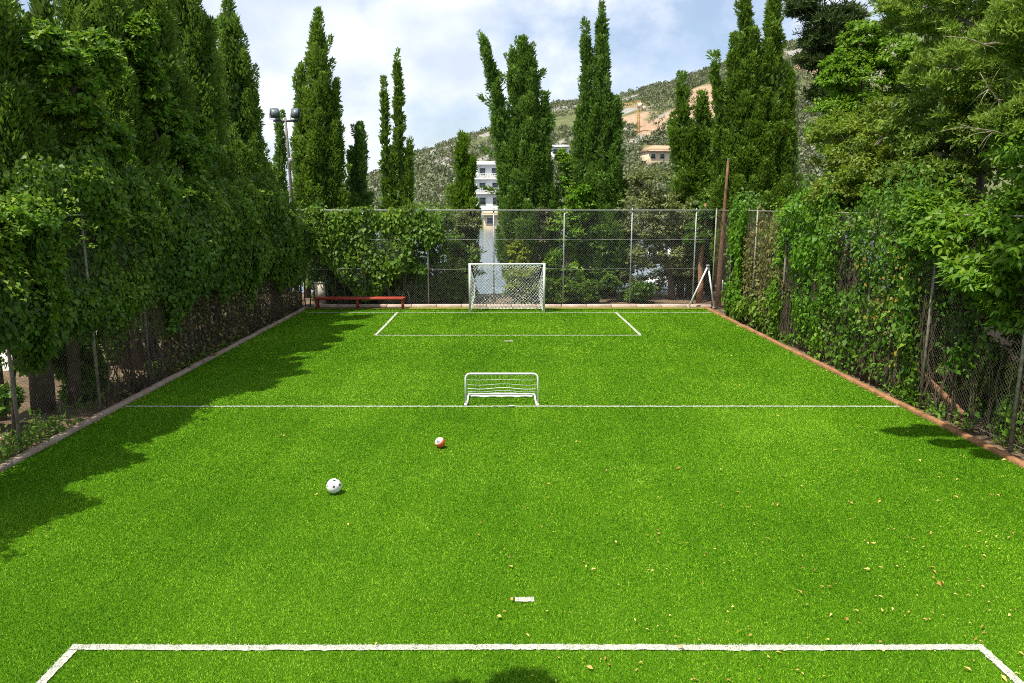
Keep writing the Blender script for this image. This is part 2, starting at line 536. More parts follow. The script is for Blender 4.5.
# a curtain of climbers on a fence that runs along Y (face = +1: its leaves look to +X) or along X (face 'y')
def curtain(r, axis_, fixed, u0, u1, zlo, zhi, n, ll, lw, bulge=.3, face=1, tint0=.4, odd=-.12, lump=.9, thick=.35, gaps=0.0, gfreq=1.1, rag=.45):
    u = r.uniform(u0, u1, int(n * 1.5)); f = r.uniform(0, 1, len(u))
    e1 = np.stack([u, u*0], 1)
    lo = zlo(u) + rag * (.5*wob(e1, 3.7, 1) + .35*wob(e1, 9.0, 2))
    hi = zhi(u) + rag * (.7*wob(e1, 3.1, 0) + .5*wob(e1, 8.0, 1) - .3*r.exponential(1.0, len(u)))
    z = lo + (hi - lo) * f
    keep = (hi > lo) & (wob(np.stack([u, z], 1), gfreq * 1.7, 1) > (-1.2 + gaps * 2.2)) 
    u, z, f = u[keep][:n], z[keep][:n], f[keep][:n]
    n = len(u)
    p2 = np.stack([u, z], 1)
    L1, L2 = wob(p2, lump, 0), wob(p2, lump * 2.7, 2)
    env = np.clip(np.sin(PI * np.clip(f, .02, .98)), 0, 1) ** .4
    dep = env * bulge * (.55 + .45 * L1 + .32 * L2) - r.exponential(thick * .5, n) + r.normal(0, .03, n)
    # slope of the lumps gives the leaves their facing
    e = .05
    gu = (wob(p2 + [e, 0], lump, 0) - L1) / e * bulge * .45 + (wob(p2 + [e, 0], lump*2.7, 2) - L2) / e * bulge * .32
    gz = (wob(p2 + [0, e], lump, 0) - L1) / e * bulge * .45 + (wob(p2 + [0, e], lump*2.7, 2) - L2) / e * bulge * .32
    nout, nu, nz = np.ones(n), -gu, -gz + .45
    if axis_ == 'x':       # runs along Y, faces +-X
        pos = np.stack([fixed + face * dep, u, z], 1)
        nrm = np.stack([face * nout, nu, nz], 1)
    else:
        pos = np.stack([u, fixed + face * dep, z], 1)
        nrm = np.stack([nu, face * nout, nz], 1)
    nrm = unit(unit(nrm) + r.normal(0, .38, (n, 3)))
    axis = unit(np.array([0, 0, -1.0]) + r.normal(0, .55, (n, 3)))
    sz = np.clip(r.lognormal(-.1, .32, n), .4, 1.9)
    tint = r.normal(tint0, .26, n) + .18 * L2
    cl = r.normal(odd, .2, n) + .16 * wob(p2, 1.9, 1)
    return leaves(pos, axis, nrm, ll*sz, lw*sz, tint, cl)

def tendrils(r, starts, dirs, length, n_leaf, ll, lw, tint0=.6, odd=.2):
    """long shoots that arch out of the mass"""
    parts = []
    for p, d in zip(starts, dirs):
        L_ = length * r.uniform(.6, 1.3)
        s = np.sort(r.uniform(0, 1, n_leaf))
        c = p + np.outer(s * L_, d) + np.outer(-(s**2) * L_ * .45, [0, 0, 1])
        pos = c + r.normal(0, .06, (n_leaf, 3)) * (1.3 - s)[:, None]
        parts.append(leaves(pos, unit(d + r.normal(0, .7, (n_leaf, 3)) - [0, 0, .3]), unit(np.array([0, 0, 1.0]) + r.normal(0, .4, (n_leaf, 3))),
                            ll * (1.25 - .6*s), lw * (1.25 - .6*s), r.normal(tint0, .2, n_leaf), r.normal(odd, .15, n_leaf)))
    return parts

# ------------------------------------------------------------------ the ground
PX0, PX1 = -7.80, 8.30            # the turf's side edges
PY0, PY1 = -0.6, 29.95
LX0, LX1 = -4.0, 4.52             # the penalty boxes
CX = .26
Y_GOAL, Y_BOX, Y_HALF, Y_NBOX = 28.6, 23.4, 14.85, 6.33

def ground_material():
    m, t, out = new_mat('dry_earth')
    b = t.nodes.new('ShaderNodeBsdfPrincipled')
    b.inputs['Roughness'].default_value = .95
    b.inputs['Specular IOR Level'].default_value = .1
    c = ramp(t, noise(t, .8, 8, .6), [(.3, (.10, .065, .04)), (.55, (.19, .13, .085)), (.75, (.27, .20, .13))])
    c = mixc(t, ramp(t, noise(t, 9, 6, .7), [(.45, 0.0), (.62, 1.0)]), c, (.09, .07, .035))
    t.links.new(c, b.inputs['Base Color'])
    bp = t.nodes.new('ShaderNodeBump'); bp.inputs['Strength'].default_value = .8; bp.inputs['Distance'].default_value = .04
    t.links.new(noise(t, 14, 8, .7), bp.inputs['Height'])
    t.links.new(bp.outputs['Normal'], b.inputs['Normal'])
    t.links.new(b.outputs['BSDF'], out.inputs['Surface'])
    return m

def grid(xs, ys, zf):
    X, Y = np.meshgrid(xs, ys)
    Z = zf(X, Y)
    v = np.stack([X, Y, Z], -1).reshape(-1, 3)
    nx, ny = len(xs), len(ys)
    i = (np.arange(ny-1)[:, None]*nx + np.arange(nx-1)[None]).reshape(-1)
    return v, np.stack([i, i+1, i+nx+1, i+nx], -1)

def land_z(X, Y):
    # yard level round the pitch; a bank drops to the water behind it; sea bed further out
    s = np.clip((Y - 35.5) / 3.5, 0, 1)
    z = -.03 - 1.9 * s * s * (3 - 2*s)
    rough = .05 * wob(np.stack([X, Y], -1), .9, 1) * ((np.abs(X - .25) > 9) | (Y > 30.6))
    return z + rough

v, q = grid(np.concatenate([[-4000, -900, -200, -60], np.linspace(-30, 30, 90), [60, 200, 900, 4000]]),
            np.concatenate([[-3000, -400, -60, -20], np.linspace(-8, 42, 80), [60, 150, 600, 5000]]), land_z)
tag(np_mesh('ground', v, q, ground_material(), smooth=True), 'brown earth yard round the pitch with leaf litter', 'ground', kind='structure')

# bright concrete road beyond the left-hand trees
v, q = grid(np.array([-30, -22, -16, -11.6]), np.linspace(2, 34, 12), lambda X, Y: X*0 + .035 + .004*np.sin(Y))
tag(np_mesh('road', v, q, solid('pale_concrete', (.62, .58, .52), (.5, .46, .41), .9, .7, .2, 20)), 'pale sunlit concrete road behind the trees', 'road', kind='structure')

# water of the bay
def water_material():
    m, t, out = new_mat('bay_water')
    b = t.nodes.new('ShaderNodeBsdfPrincipled')
    b.inputs['Base Color'].default_value = (.10, .16, .20, 1)
    b.inputs['Roughness'].default_value = .12
    tc = t.nodes.new('ShaderNodeTexCoord'); mp = t.nodes.new('ShaderNodeMapping')
    mp.inputs['Scale'].default_value = (.6, 1.5, 1)
    n = t.nodes.new('ShaderNodeTexNoise'); n.inputs['Scale'].default_value = .9; n.inputs['Detail'].default_value = 5
    t.links.new(tc.outputs['Object'], mp.inputs['Vector']); t.links.new(mp.outputs['Vector'], n.inputs['Vector'])
    bp = t.nodes.new('ShaderNodeBump'); bp.inputs['Strength'].default_value = .5; bp.inputs['Distance'].default_value = .25
    t.links.new(n.outputs['Fac'], bp.inputs['Height'])
    t.links.new(bp.outputs['Normal'], b.inputs['Normal'])
    t.links.new(b.outputs['BSDF'], out.inputs['Surface'])
    return m
v, q = grid(np.array([-1500, -200, 0, 200, 1500]), np.array([36.0, 80, 160, 400]), lambda X, Y: X*0 - .75)
tag(np_mesh('water', v, q, water_material()), 'grey blue water of the bay behind the pitch', 'water', kind='structure')

# ------------------------------------------------------------------ hillside across the bay
SKY_PX = np.array([-400, 150, 300, 380, 415, 450, 500, 551, 580, 612, 640, 670, 700, 740, 800, 853, 900, 1024, 1500])
SKY_PY = np.array([203, 200, 192, 177, 158, 147, 130, 110, 106, 104, 96, 89, 79, 66, 50, 37, 27, 5, -60.])
YS, YR = 150.0, 420.0
def hill_z(X, Y):
    px = 500 + 752 * X / np.maximum(Y, 1)
    E = (206 - np.interp(px, SKY_PX, SKY_PY)) / 752
    tt = np.clip((Y - YS) / (YR - YS), 0, 1.6)
    rise = np.where(tt <= 1, np.sin(np.clip(tt, 0, 1) * PI / 2) ** 1.15, 1 - .9 * (tt - 1))
    z = (E * np.minimum(Y, YR) + 4.1) * rise
    p = np.stack([X, Y], -1)
    z = z + rise * np.clip(1.05 - .95 * tt, .08, 1) * (3.0 * wob(p, .03, 0) + 1.6 * wob(p, .09, 1) + .7 * wob(p, .3, 2)) 
    return z - 1.2 + np.clip(tt * 20, 0, 1) * 2.0

def hill_material():
    m, t, out = new_mat('scrub_hillside')
    a1 = t.nodes.new('ShaderNodeAttribute'); a1.attribute_name = 'cut'
    a2 = t.nodes.new('ShaderNodeAttribute'); a2.attribute_name = 'rock'
    green = ramp(t, noise(t, .12, 8, .65), [(.3, (.08, .10, .04)), (.55, (.14, .155, .065)), (.75, (.24, .22, .13))])
    rock = ramp(t, noise(t, .35, 8, .7), [(.3, (.17, .16, .14)), (.65, (.40, .37, .33))])
    tan = ramp(t, noise(t, .22, 8, .65), [(.28, (.34, .21, .12)), (.6, (.55, .37, .24)), (.78, (.62, .47, .33))])
    c = mixc(t, a2.outputs['Fac'], green, rock)
    tan = mixc(t, ramp(t, noise(t, 1.1, 6, .7), [(.42, 0.0), (.60, .75)]), tan, (.20, .15, .10))
    c = mixc(t, a1.outputs['Fac'], c, tan)
    b = t.nodes.new('ShaderNodeBsdfPrincipled')
    b.inputs['Roughness'].default_value = .95
    b.inputs['Specular IOR Level'].default_value = .1
    t.links.new(c, b.inputs['Base Color'])
    bp = t.nodes.new('ShaderNodeBump'); bp.inputs['Strength'].default_value = 1; bp.inputs['Distance'].default_value = 1.5
    t.links.new(noise(t, .3, 9, .7), bp.inputs['Height'])
    t.links.new(bp.outputs['Normal'], b.inputs['Normal'])
    t.links.new(b.outputs['BSDF'], out.inputs['Surface'])
    return m

def ray_hill(px, py):
    for Y in np.arange(YS + 2, YR + 20, 2.0):
        p = at(px, py, Y)
        if hill_z(p[0], p[1]) >= p[2]:
            return np.array([p[0], Y, float(hill_z(p[0], p[1]))])
    p = at(px, py, YR)
    return np.array([p[0], YR, float(hill_z(p[0], YR))])

# bare tan cuts in the hillside: a quarry face, a building terrace, a road cut (world ellipses x, y, rx, ry)
CUTS = []
for (px, py, wpx, dy) in ((712, 103, 17, 26), (723, 122, 12, 20), (662, 127, 26, 9), (640, 132, 16, 7), (735, 142, 9, 16), (806, 66, 8, 9), (655, 152, 20, 7), (690, 112, 14, 10), (447, 181, 5, 5), (700, 92, 16, 8), (870, 48, 8, 8), (636, 118, 12, 4)):
    p = ray_hill(px, py)
    CUTS.append((p[0], p[1], wpx * p[1] / 752, dy * 1.6))
def cut_mask(X, Y):
    m = np.zeros_like(X, float)
    w = .3 * wob(np.stack([X, Y], -1), .12, 1) + .25 * wob(np.stack([X, Y], -1), .35, 2)
    for (x, y, rx, ry) in CUTS:
        d = np.sqrt(((X - x) / rx) ** 2 + ((Y - y) / ry) ** 2) + w
        m = np.maximum(m, np.clip((1.05 - d) / .3, 0, 1))
    return m
def rock_mask(X, Y):
    p = np.stack([X, Y], -1)
    tt = (Y - YS) / (YR - YS)
    w = wob(p, .06, 2) * .5 + wob(p, .22, 0) * .6 + (tt - .62) * 1.2
    return np.clip((w - .38) / .35, 0, 1)

v, q = grid(np.linspace(-260, 520, 420), np.concatenate([np.linspace(148, 430, 190), [450, 500, 560]]), hill_z)
tag(np_mesh('hills', v, q, hill_material(), attrs={'cut': cut_mask(v[:, 0], v[:, 1]), 'rock': rock_mask(v[:, 0], v[:, 1])}, smooth=True),
    'scrub covered hillside with tan rock cuts across the bay', 'hill', kind='structure')

# scrub on the hill
def bush_template(r, kind):
    v = rand_dir(r, 26); v[:, 2] = np.abs(v[:, 2])
    return v
def hillside_scrub():
    r = rng(5)
    parts = []
    n = 22000
    Y = YS + 6 + (YR - YS) * r.uniform(0, 1, n) ** .9
    px = r.uniform(372, 900, n)
    X = (px - 500) * Y / 752
    keep = (cut_mask(X, Y) < r.uniform(.05, 1.08, n)) & (rock_mask(X, Y) < r.uniform(.2, 1.3, n)) & (wob(np.stack([X, Y], 1), .12, 1) > r.uniform(-1.5, .5, n))
    X, Y = X[keep], Y[keep]; n = len(X)
    Z = hill_z(X, Y)
    tt = (Y - YS) / (YR - YS)
    rad = r.uniform(.45, 1.25, n) * np.where(r.uniform(0, 1, n) < .18, 1.8, 1) * (1.25 - .35 * tt)
    k = 38
    idx = np.repeat(np.arange(n), k)
    d = rand_dir(r, n * k); d[:, 2] = np.abs(d[:, 2])
    pos = np.stack([X, Y, Z], 1)[idx] + d * (rad[idx] * r.uniform(.5, 1.05, n*k))[:, None] * np.array([1, 1, 1.15])
    base = r.normal(.38, .22, n)
    v = leaves(pos, unit(d + r.normal(0, .7, (n*k, 3))), unit(d + r.normal(0, .3, (n*k, 3))), rad[idx]*.50, rad[idx]*.36,
               base[idx] + r.normal(0, .1, n*k), np.clip(r.normal(-.1, .2, n), 0, .7)[idx], kind='needle')
    m = leaf_mat('scrub_leaf', (.07, .088, .045), (.155, .175, .085), (.22, .21, .12), trans=.1)  # scrub colours lightened, standing in for some of the distant haze
    o = np_mesh('scrub', v[0], v[1], m, None, v[2])
    tag(o, 'dark green bushes dotted over the far hillside', 'scrub', kind='stuff')
hillside_scrub()

# ------------------------------------------------------------------ turf
def turf_material():
    m, t, out = new_mat('turf_backing')
    b = t.nodes.new('ShaderNodeBsdfPrincipled')
    b.inputs['Roughness'].default_value = .9
    b.inputs['Specular IOR Level'].default_value = .1
    c = ramp(t, noise(t, 260, 3, .8), [(.3, (.02, .06, .003)), (.55, (.06, .15, .004)), (.75, (.11, .22, .01))])
    t.links.new(c, b.inputs['Base Color'])
    t.links.new(b.outputs['BSDF'], out.inputs['Surface'])
    return m
v, q = grid(np.linspace(PX0, PX1, 40), np.linspace(PY0, PY1, 70), lambda X, Y: X*0 + .004)
tag(np_mesh('pitch', v, q, turf_material()), 'artificial turf football pitch', 'pitch', kind='structure')

def blade_mat():
    m, t, out = new_mat('turf_blade')
    a1 = t.nodes.new('ShaderNodeAttribute'); a1.attribute_name = 'tint'
    c = ramp(t, a1.outputs['Fac'], [(0, (.013, .08, .001)), (.35, (.086, .272, .001)), (.7, (.196, .428, .002)), (1.0, (.43, .65, .06))])
    wear = ramp(t, noise(t, .55, 6, .6), [(.3, (.78, .86, .8)), (.62, (1.05, 1.02, 1.0))])
    c = mixc(t, 1.0, c, wear, 'MULTIPLY')
    b = t.nodes.new('ShaderNodeBsdfPrincipled')
    b.inputs['Roughness'].default_value = .6
    b.inputs['Specular IOR Level'].default_value = .10
    t.links.new(c, b.inputs['Base Color'])
    tr = t.nodes.new('ShaderNodeBsdfTranslucent')
    t.links.new(c, tr.inputs['Color'])
    ms = t.nodes.new('ShaderNodeMixShader'); ms.inputs[0].default_value = .28
    t.links.new(b.outputs['BSDF'], ms.inputs[1]); t.links.new(tr.outputs['BSDF'], ms.inputs[2])
    t.links.new(ms.outputs['Shader'], out.inputs['Surface'])
    return m

# painted-in lines: (name, x0, x1, y0, y1, label)
LW = .042
FW = .03
LINES = [
 ('near_penalty_line', LX0-LW, LX1+LW, Y_NBOX-LW, Y_NBOX+LW, 'white front line of the near penalty box'),
 ('near_penalty_line', LX0-LW, LX0+LW, 0.2, Y_NBOX-LW-.003, 'left side line of the near penalty box'),
 ('near_penalty_line', LX1-LW, LX1+LW, 0.2, Y_NBOX-LW-.003, 'right side line of the near penalty box'),
 ('halfway_line', PX0+.05, PX1-.03, Y_HALF-FW, Y_HALF+FW, 'white halfway line across the whole pitch'),
 ('far_penalty_line', LX0-LW, LX1+LW, Y_BOX-FW, Y_BOX+FW, 'white front line of the far penalty box'),
 ('far_penalty_line', LX0-LW, LX0+LW, Y_BOX+FW+.003, Y_GOAL-LW-.003, 'left side line of the far penalty box'),
 ('far_penalty_line', LX1-LW, LX1+LW, Y_BOX+FW+.003, Y_GOAL-LW-.003, 'right side line of the far penalty box'),
 ('goal_line', PX0+.3, PX1-.03, Y_GOAL-LW*.8, Y_GOAL+LW*.8, 'white goal line at the far end'),
 ('near_penalty_mark', CX-.10, CX+.10, 7.15, 7.23, 'short white penalty dash on the near half'),
 ('far_penalty_mark', CX-.14, CX+.14, 22.32, 22.44, 'short white penalty dash on the far half'),
]
def in_lines(x, y):
    m = np.zeros(len(x), bool)
    for (_, a, b, c, d, _) in LINES:
        m |= (x > a) & (x < b) & (y > c) & (y < d)
    return m

def turf_blades():
    r = rng(11)
    X, Y, Hh, Ww = [], [], [], []
    for (y0, y1, dens, h, w) in ((4.6, 7.5, 15000, .021, .0062), (7.5, 10.5, 9500, .023, .0080), (10.5, 14.5, 5600, .025, .0105), (14.5, 20, 3000, .028, .014), (20, PY1, 1600, .032, .020), (PY0, 4.6, 900, .026, .02)):
        n = int((PX1 - PX0) * (y1 - y0) * dens)
        x = r.uniform(PX0, PX1, n); y = r.uniform(y0, y1, n)
        # no blades far outside the sight of the camera's own half of the pitch near the terrace
        k = ~in_lines(x, y) | (r.uniform(0, 1, len(x)) < .16)
        x, y = x[k], y[k]
        X.append(x); Y.append(y); Hh.append(np.full(len(x), h)); Ww.append(np.full(len(x), w))
    X, Y, Hh, Ww = map(np.concatenate, (X, Y, Hh, Ww))
    n = len(X)
    an = r.uniform(0, 2*PI, n); ln = r.uniform(.1, 1.15, n)
    Hh = Hh * r.uniform(.6, 1.15, n)
    side = r.uniform(0, 2*PI, n)
    s = np.stack([np.cos(side), np.sin(side), np.zeros(n)], 1) * (Ww * .5)[:, None]
    b = np.stack([X, Y, np.full(n, .004)], 1)
    tip = b + np.stack([np.cos(an)*ln*Hh, np.sin(an)*ln*Hh, Hh*(1.05 - .35*ln)], 1)
    V = np.stack([b - s, b + s, tip], 1).reshape(-1, 3).astype(np.float32)
    tint = np.clip(r.normal(.43, .31, n) + .3 * (r.uniform(0, 1, n) < .08) + .06 * wob(np.stack([X, Y], 1), .8, 0) + .035 * np.sign(np.sin((X - .3) * PI / 2.0)) + .05 * wob(np.stack([X, Y], 1), 4.5, 1), 0, 1)
    o = np_mesh('turf_grass', V, np.arange(n*3).reshape(-1, 3), blade_mat(), None, {'tint': np.repeat(tint, 3)})
    tag(o, 'short vivid green artificial grass blades', 'grass', kind='stuff')
turf_blades()

def lines():
    r = rng(12)
    for (nm, x0, x1, y0, y1, lab) in LINES:
        # a sheet with slightly frayed edges just under the blade tips
        long_x = (x1 - x0) > (y1 - y0)
        Ln = (x1 - x0) if long_x else (y1 - y0)
        k = max(4, int(Ln / .035))
        s = np.linspace(0, 1, k)
        e0 = r.normal(0, .0035, k); e1 = r.normal(0, .0035, k)
        zz = .017 + r.normal(0, .002, k)
        wav = .006 * np.sin(s * Ln * 1.3 + Ln)
        if long_x:
            a = np.stack([x0 + s*Ln, y0 + e0 + wav, zz], 1); b = np.stack([x0 + s*Ln, y1 + e1 + wav, zz], 1)
        else:
            a = np.stack([x1 + e0 + wav, y0 + s*Ln, zz], 1); b = np.stack([x0 + e1 + wav, y0 + s*Ln, zz], 1)
        V = np.concatenate([a, b]); i = np.arange(k-1)
        Q = np.stack([i, i+1, i+1+k, i+k], 1)
        # white yarn blades standing in the sheet
        n = int((x1-x0)*(y1-y0)*(9000 if y0 < 8 else 2500))
        w_ = .008 if y0 < 8 else .016
        bx, by = r.uniform(x0, x1, n), r.uniform(y0, y1, n)
        an = r.uniform(0, 2*PI, n); sd = r.uniform(0, 2*PI, n); h = r.uniform(.022, .034, n)
        bb = np.stack([bx, by, np.full(n, .012)], 1); ss = np.stack([np.cos(sd), np.sin(sd), np.zeros(n)], 1)*w_*.5
        tp = bb + np.stack([np.cos(an)*.018, np.sin(an)*.018, h-.012], 1)
        V2 = np.stack([bb-ss, bb+ss, tp], 1).reshape(-1, 3)
        o = np_mesh(nm, np.concatenate([V, V2]), [Q, np.arange(n*3).reshape(-1, 3) + len(V)], M['line'])
        tag(o, lab, 'pitch line', kind='structure')
    mb = MB()
    a = np.linspace(0, 2*PI, 25)[:-1]
    rr = .055 * (1 + r.normal(0, .05, 24))
    V = np.concatenate([[[CX-.02, Y_HALF-.015, .036]], np.stack([CX-.02 + rr*np.cos(a)*1.1, Y_HALF-.015 + rr*np.sin(a), np.full(24, .034)], 1)])
    T = np.array([(0, i+1, (i+1) % 24 + 1) for i in range(24)])
    tag(np_mesh('centre_mark', V, T, M['line']), 'small white centre mark on the halfway line', 'pitch line', kind='structure')
lines()

# kerbs round the turf
def kerb_mat(name, c1, c2):
    m, t, out = new_mat(name)
    b = t.nodes.new('ShaderNodeBsdfPrincipled'); b.inputs['Roughness'].default_value = .9; b.inputs['Specular IOR Level'].default_value = .15
    c = ramp(t, noise(t, 2.5, 8, .65), [(.3, c2), (.65, c1)])
    c = mixc(t, ramp(t, noise(t, 24, 5, .7), [(.45, 0.0), (.7, .7)]), c, tuple(x*.45 for x in c2))
    t.links.new(c, b.inputs['Base Color'])
    bp = t.nodes.new('ShaderNodeBump'); bp.inputs['Strength'].default_value = .7; bp.inputs['Distance'].default_value = .02
    t.links.new(noise(t, 30, 8, .7), bp.inputs['Height']); t.links.new(bp.outputs['Normal'], b.inputs['Normal'])
    t.links.new(b.outputs['BSDF'], out.inputs['Surface'])
    return m
def kerb(nm, x, y0, y1, w, h, mat, lab, along='y', seed=0):
    r = rng(seed)
    mb = MB()
    n = int(abs(y1 - y0) / 1.0)
    ed = np.linspace(y0, y1, n + 1)
    for a, b in zip(ed[:-1], ed[1:]):
        ln = b - a - r.uniform(.012, .035)
        c = (x + r.normal(0, .008), (a+b)/2, h/2 - .05 + r.normal(0, .006)) if along == 'y' else ((a+b)/2, x + r.normal(0, .006), h/2 - .05 + r.normal(0, .005))
        s = (w, ln, h + .1) if along == 'y' else (ln, w, h + .1)
        mb.box(c, s, r.normal(0, .004), .012)
    tag(mb.build(nm, mat), lab, 'kerb', kind='structure')
km_r = kerb_mat('terracotta_kerb', (.42, .225, .10), (.20, .095, .045))
km_l = kerb_mat('dusty_kerb', (.42, .34, .26), (.28, .20, .14))
km_b = kerb_mat('pale_kerb', (.62, .50, .42), (.46, .34, .27))
kerb('kerb', PX1 + .09, 1.0, 30.0, .13, .06, km_r, 'orange terracotta kerb along the right side of the pitch', 'y', 1)
kerb('kerb', PX0 - .10, 1.0, 29.9, .15, .07, km_l, 'dusty beige kerb along the left side of the pitch', 'y', 2)
kerb('kerb', PY1 + .14, PX0 + .1, PX1 + .35, .22, .13, km_b, 'pale concrete kerb behind the far goal', 'x', 3)

# brown soil strip between the turf and the back kerb
v, q = grid(np.linspace(PX0+.1, PX1, 60), np.array([29.45, 29.6, 29.8, 29.99]), lambda X, Y: .037 + .004*wob(np.stack([X, Y], -1), 6, 0))
tag(np_mesh('soil_strip', v, q, solid('ochre_soil', (.24, .16, .035), (.10, .15, .01), .95, 9)), 'ochre soil spilled along the foot of the back kerb', 'soil', kind='structure')

# ------------------------------------------------------------------ fences
def chain_link(mb_v, mb_q, n0, P, U, W, Lu, Lw, cell, t):
    """diamond wires on the rectangle P + u*U + w*W, as thin three-sided rods"""
    segs = []
    for s in (1, -1):
        k0 = -Lw if s == 1 else 0
        k1 = Lu if s == 1 else Lu + Lw
        for c in np.arange(k0 + cell*.5, k1, cell):
            # u = c + s*w
            w0, w1 = 0.0, Lw
            if s == 1:
                w0 = max(0, -c); w1 = min(Lw, Lu - c)
            else:
                w0 = max(0, c - Lu); w1 = min(Lw, c)
            if w1 - w0 < .02: continue
            segs.append((c + s*w0, w0, c + s*w1, w1, s))
    segs = np.array(segs)
    A = P + segs[:, 0:1]*U + segs[:, 1:2]*W
    B = P + segs[:, 2:3]*U + segs[:, 3:4]*W
    d = unit(B - A); nrm = np.cross(U, W)
    n = np.broadcast_to(nrm, d.shape); s = np.cross(d, n)
    off = n * (segs[:, 4:5] * t * .5)
    V = []
    for an in (0, 2*PI/3, 4*PI/3):
        o = (n*math.cos(an) + s*math.sin(an)) * t * .5 + off
        V += [A + o, B + o]
    V = np.stack(V, 1)                         # (m,6,3)
    m = len(V)
    b = np.arange(m)[:, None]*6
    q = np.concatenate([b + [[0, 2, 3, 1]], b + [[2, 4, 5, 3]], b + [[4, 0, 1, 5]]])
    return V.reshape(-1, 3), q

def fence(p0, p1, height, posts, label, mat_post, mat_wire, rails, wire_t=.0045, cell=.085, lean=None, pr=.03, zbase=.02, seed=0, post_side=-1):
    p0, p1 = np.array([*p0, 0.]), np.array([*p1, 0.])
    U = unit(p1 - p0); Ln = np.linalg.norm(p1 - p0)
    root = empty('chain_link_fence', p0, label, 'fence', None)
    V, Q = chain_link(None, None, 0, np.array([0, 0, zbase]), U, np.array([0, 0, 1.]), Ln, height - zbase - .02, cell, wire_t)
    np_mesh('wire_mesh', V, Q, M[mat_wire], root)
    nrm = np.array([U[1], -U[0], 0])
    r = rng(seed)
    for d in posts:
        b = U*d + nrm*post_side*.045
        t = r.normal(0, .012, 2)
        mb = MB().tube([b + [0, 0, -.1], b + [t[0]*.5, t[1]*.5, height*.5], b + [t[0], t[1], height + .03]], pr, 8)
        o = mb.build('post', M[mat_post], root, True)
        cp = MB().tube([[b[0]+t[0], b[1]+t[1], height + .03], [b[0]+t[0], b[1]+t[1], height + .05], [b[0]+t[0], b[1]+t[1], height+.07]], [pr*1.2, pr*1.15, pr*.5], 8)
        cp.build('post_cap', M[mat_post], o)
    for z, rr in rails:
        np_ = 24
        s = np.linspace(0, Ln, np_)
        pts = U[None]*s[:, None] + nrm*(.045 - .09*(rr > .015)) *0 + np.array([0, 0, z])
        pts = pts - nrm*(.01 if rr > .015 else -.006)
        pts[:, 2] += (-.012*np.sin(s*2.3) if rr < .015 else 0)
        MB().tube(pts, rr, 8).build('rail' if rr > .015 else 'tension_wire', M[mat_post], root, True)
    return root

FB_Y = 30.32
fence((-8.25, FB_Y), (8.62, FB_Y), 3.95, [0.05, 2.7, 5.3, 8.0, 10.85, 13.6, 16.2], 'tall galvanised chain link fence behind the far goal', 'galv', 'wire',
      [(3.93, .022), (2.75, .006), (1.56, .006)], wire_t=.0032, cell=.10, seed=1)
fence((8.72, 1.0), (8.72, 30.2), 3.95, [0.2, 2.9, 5.6, 8.3, 11.05, 13.8, 16.3, 18.9, 21.6, 24.3, 26.9, 29.1], 'tall weathered chain link fence under the creepers on the right', 'galv_old', 'wire_old',
      [(3.93, .02), (.12, .006)], wire_t=.0034, cell=.085, seed=2)
fence((-8.1, 30.2), (-8.1, 1.0), 3.95, [0.1, 2.8, 5.5, 8.2, 10.9, 13.4, 15.6, 18.15, 21.7, 24.4, 27.1], 'tall old chain link fence buried in vines on the left', 'galv_old', 'wire_old',
      [(3.93, .02)], wire_t=.0032, cell=.085, seed=3, post_side=1)

# ------------------------------------------------------------------ far goal
def bar(pts, rad, sides=8):
    return MB().tube(pts, rad, sides)

def net_lines(mb, P, t):
    """P: (rows, cols, 3) of knots; strands along both diagonals"""
    rws, cls = P.shape[:2]
    for i in range(rws - 1):
        for j in range(cls - 1):
            if (i + j) % 2 == 0:
                a, b = P[i, j], P[i+1, j+1]
            else:
                a, b = P[i, j+1], P[i+1, j]
            mb.tube([a, b], t, 4, False)

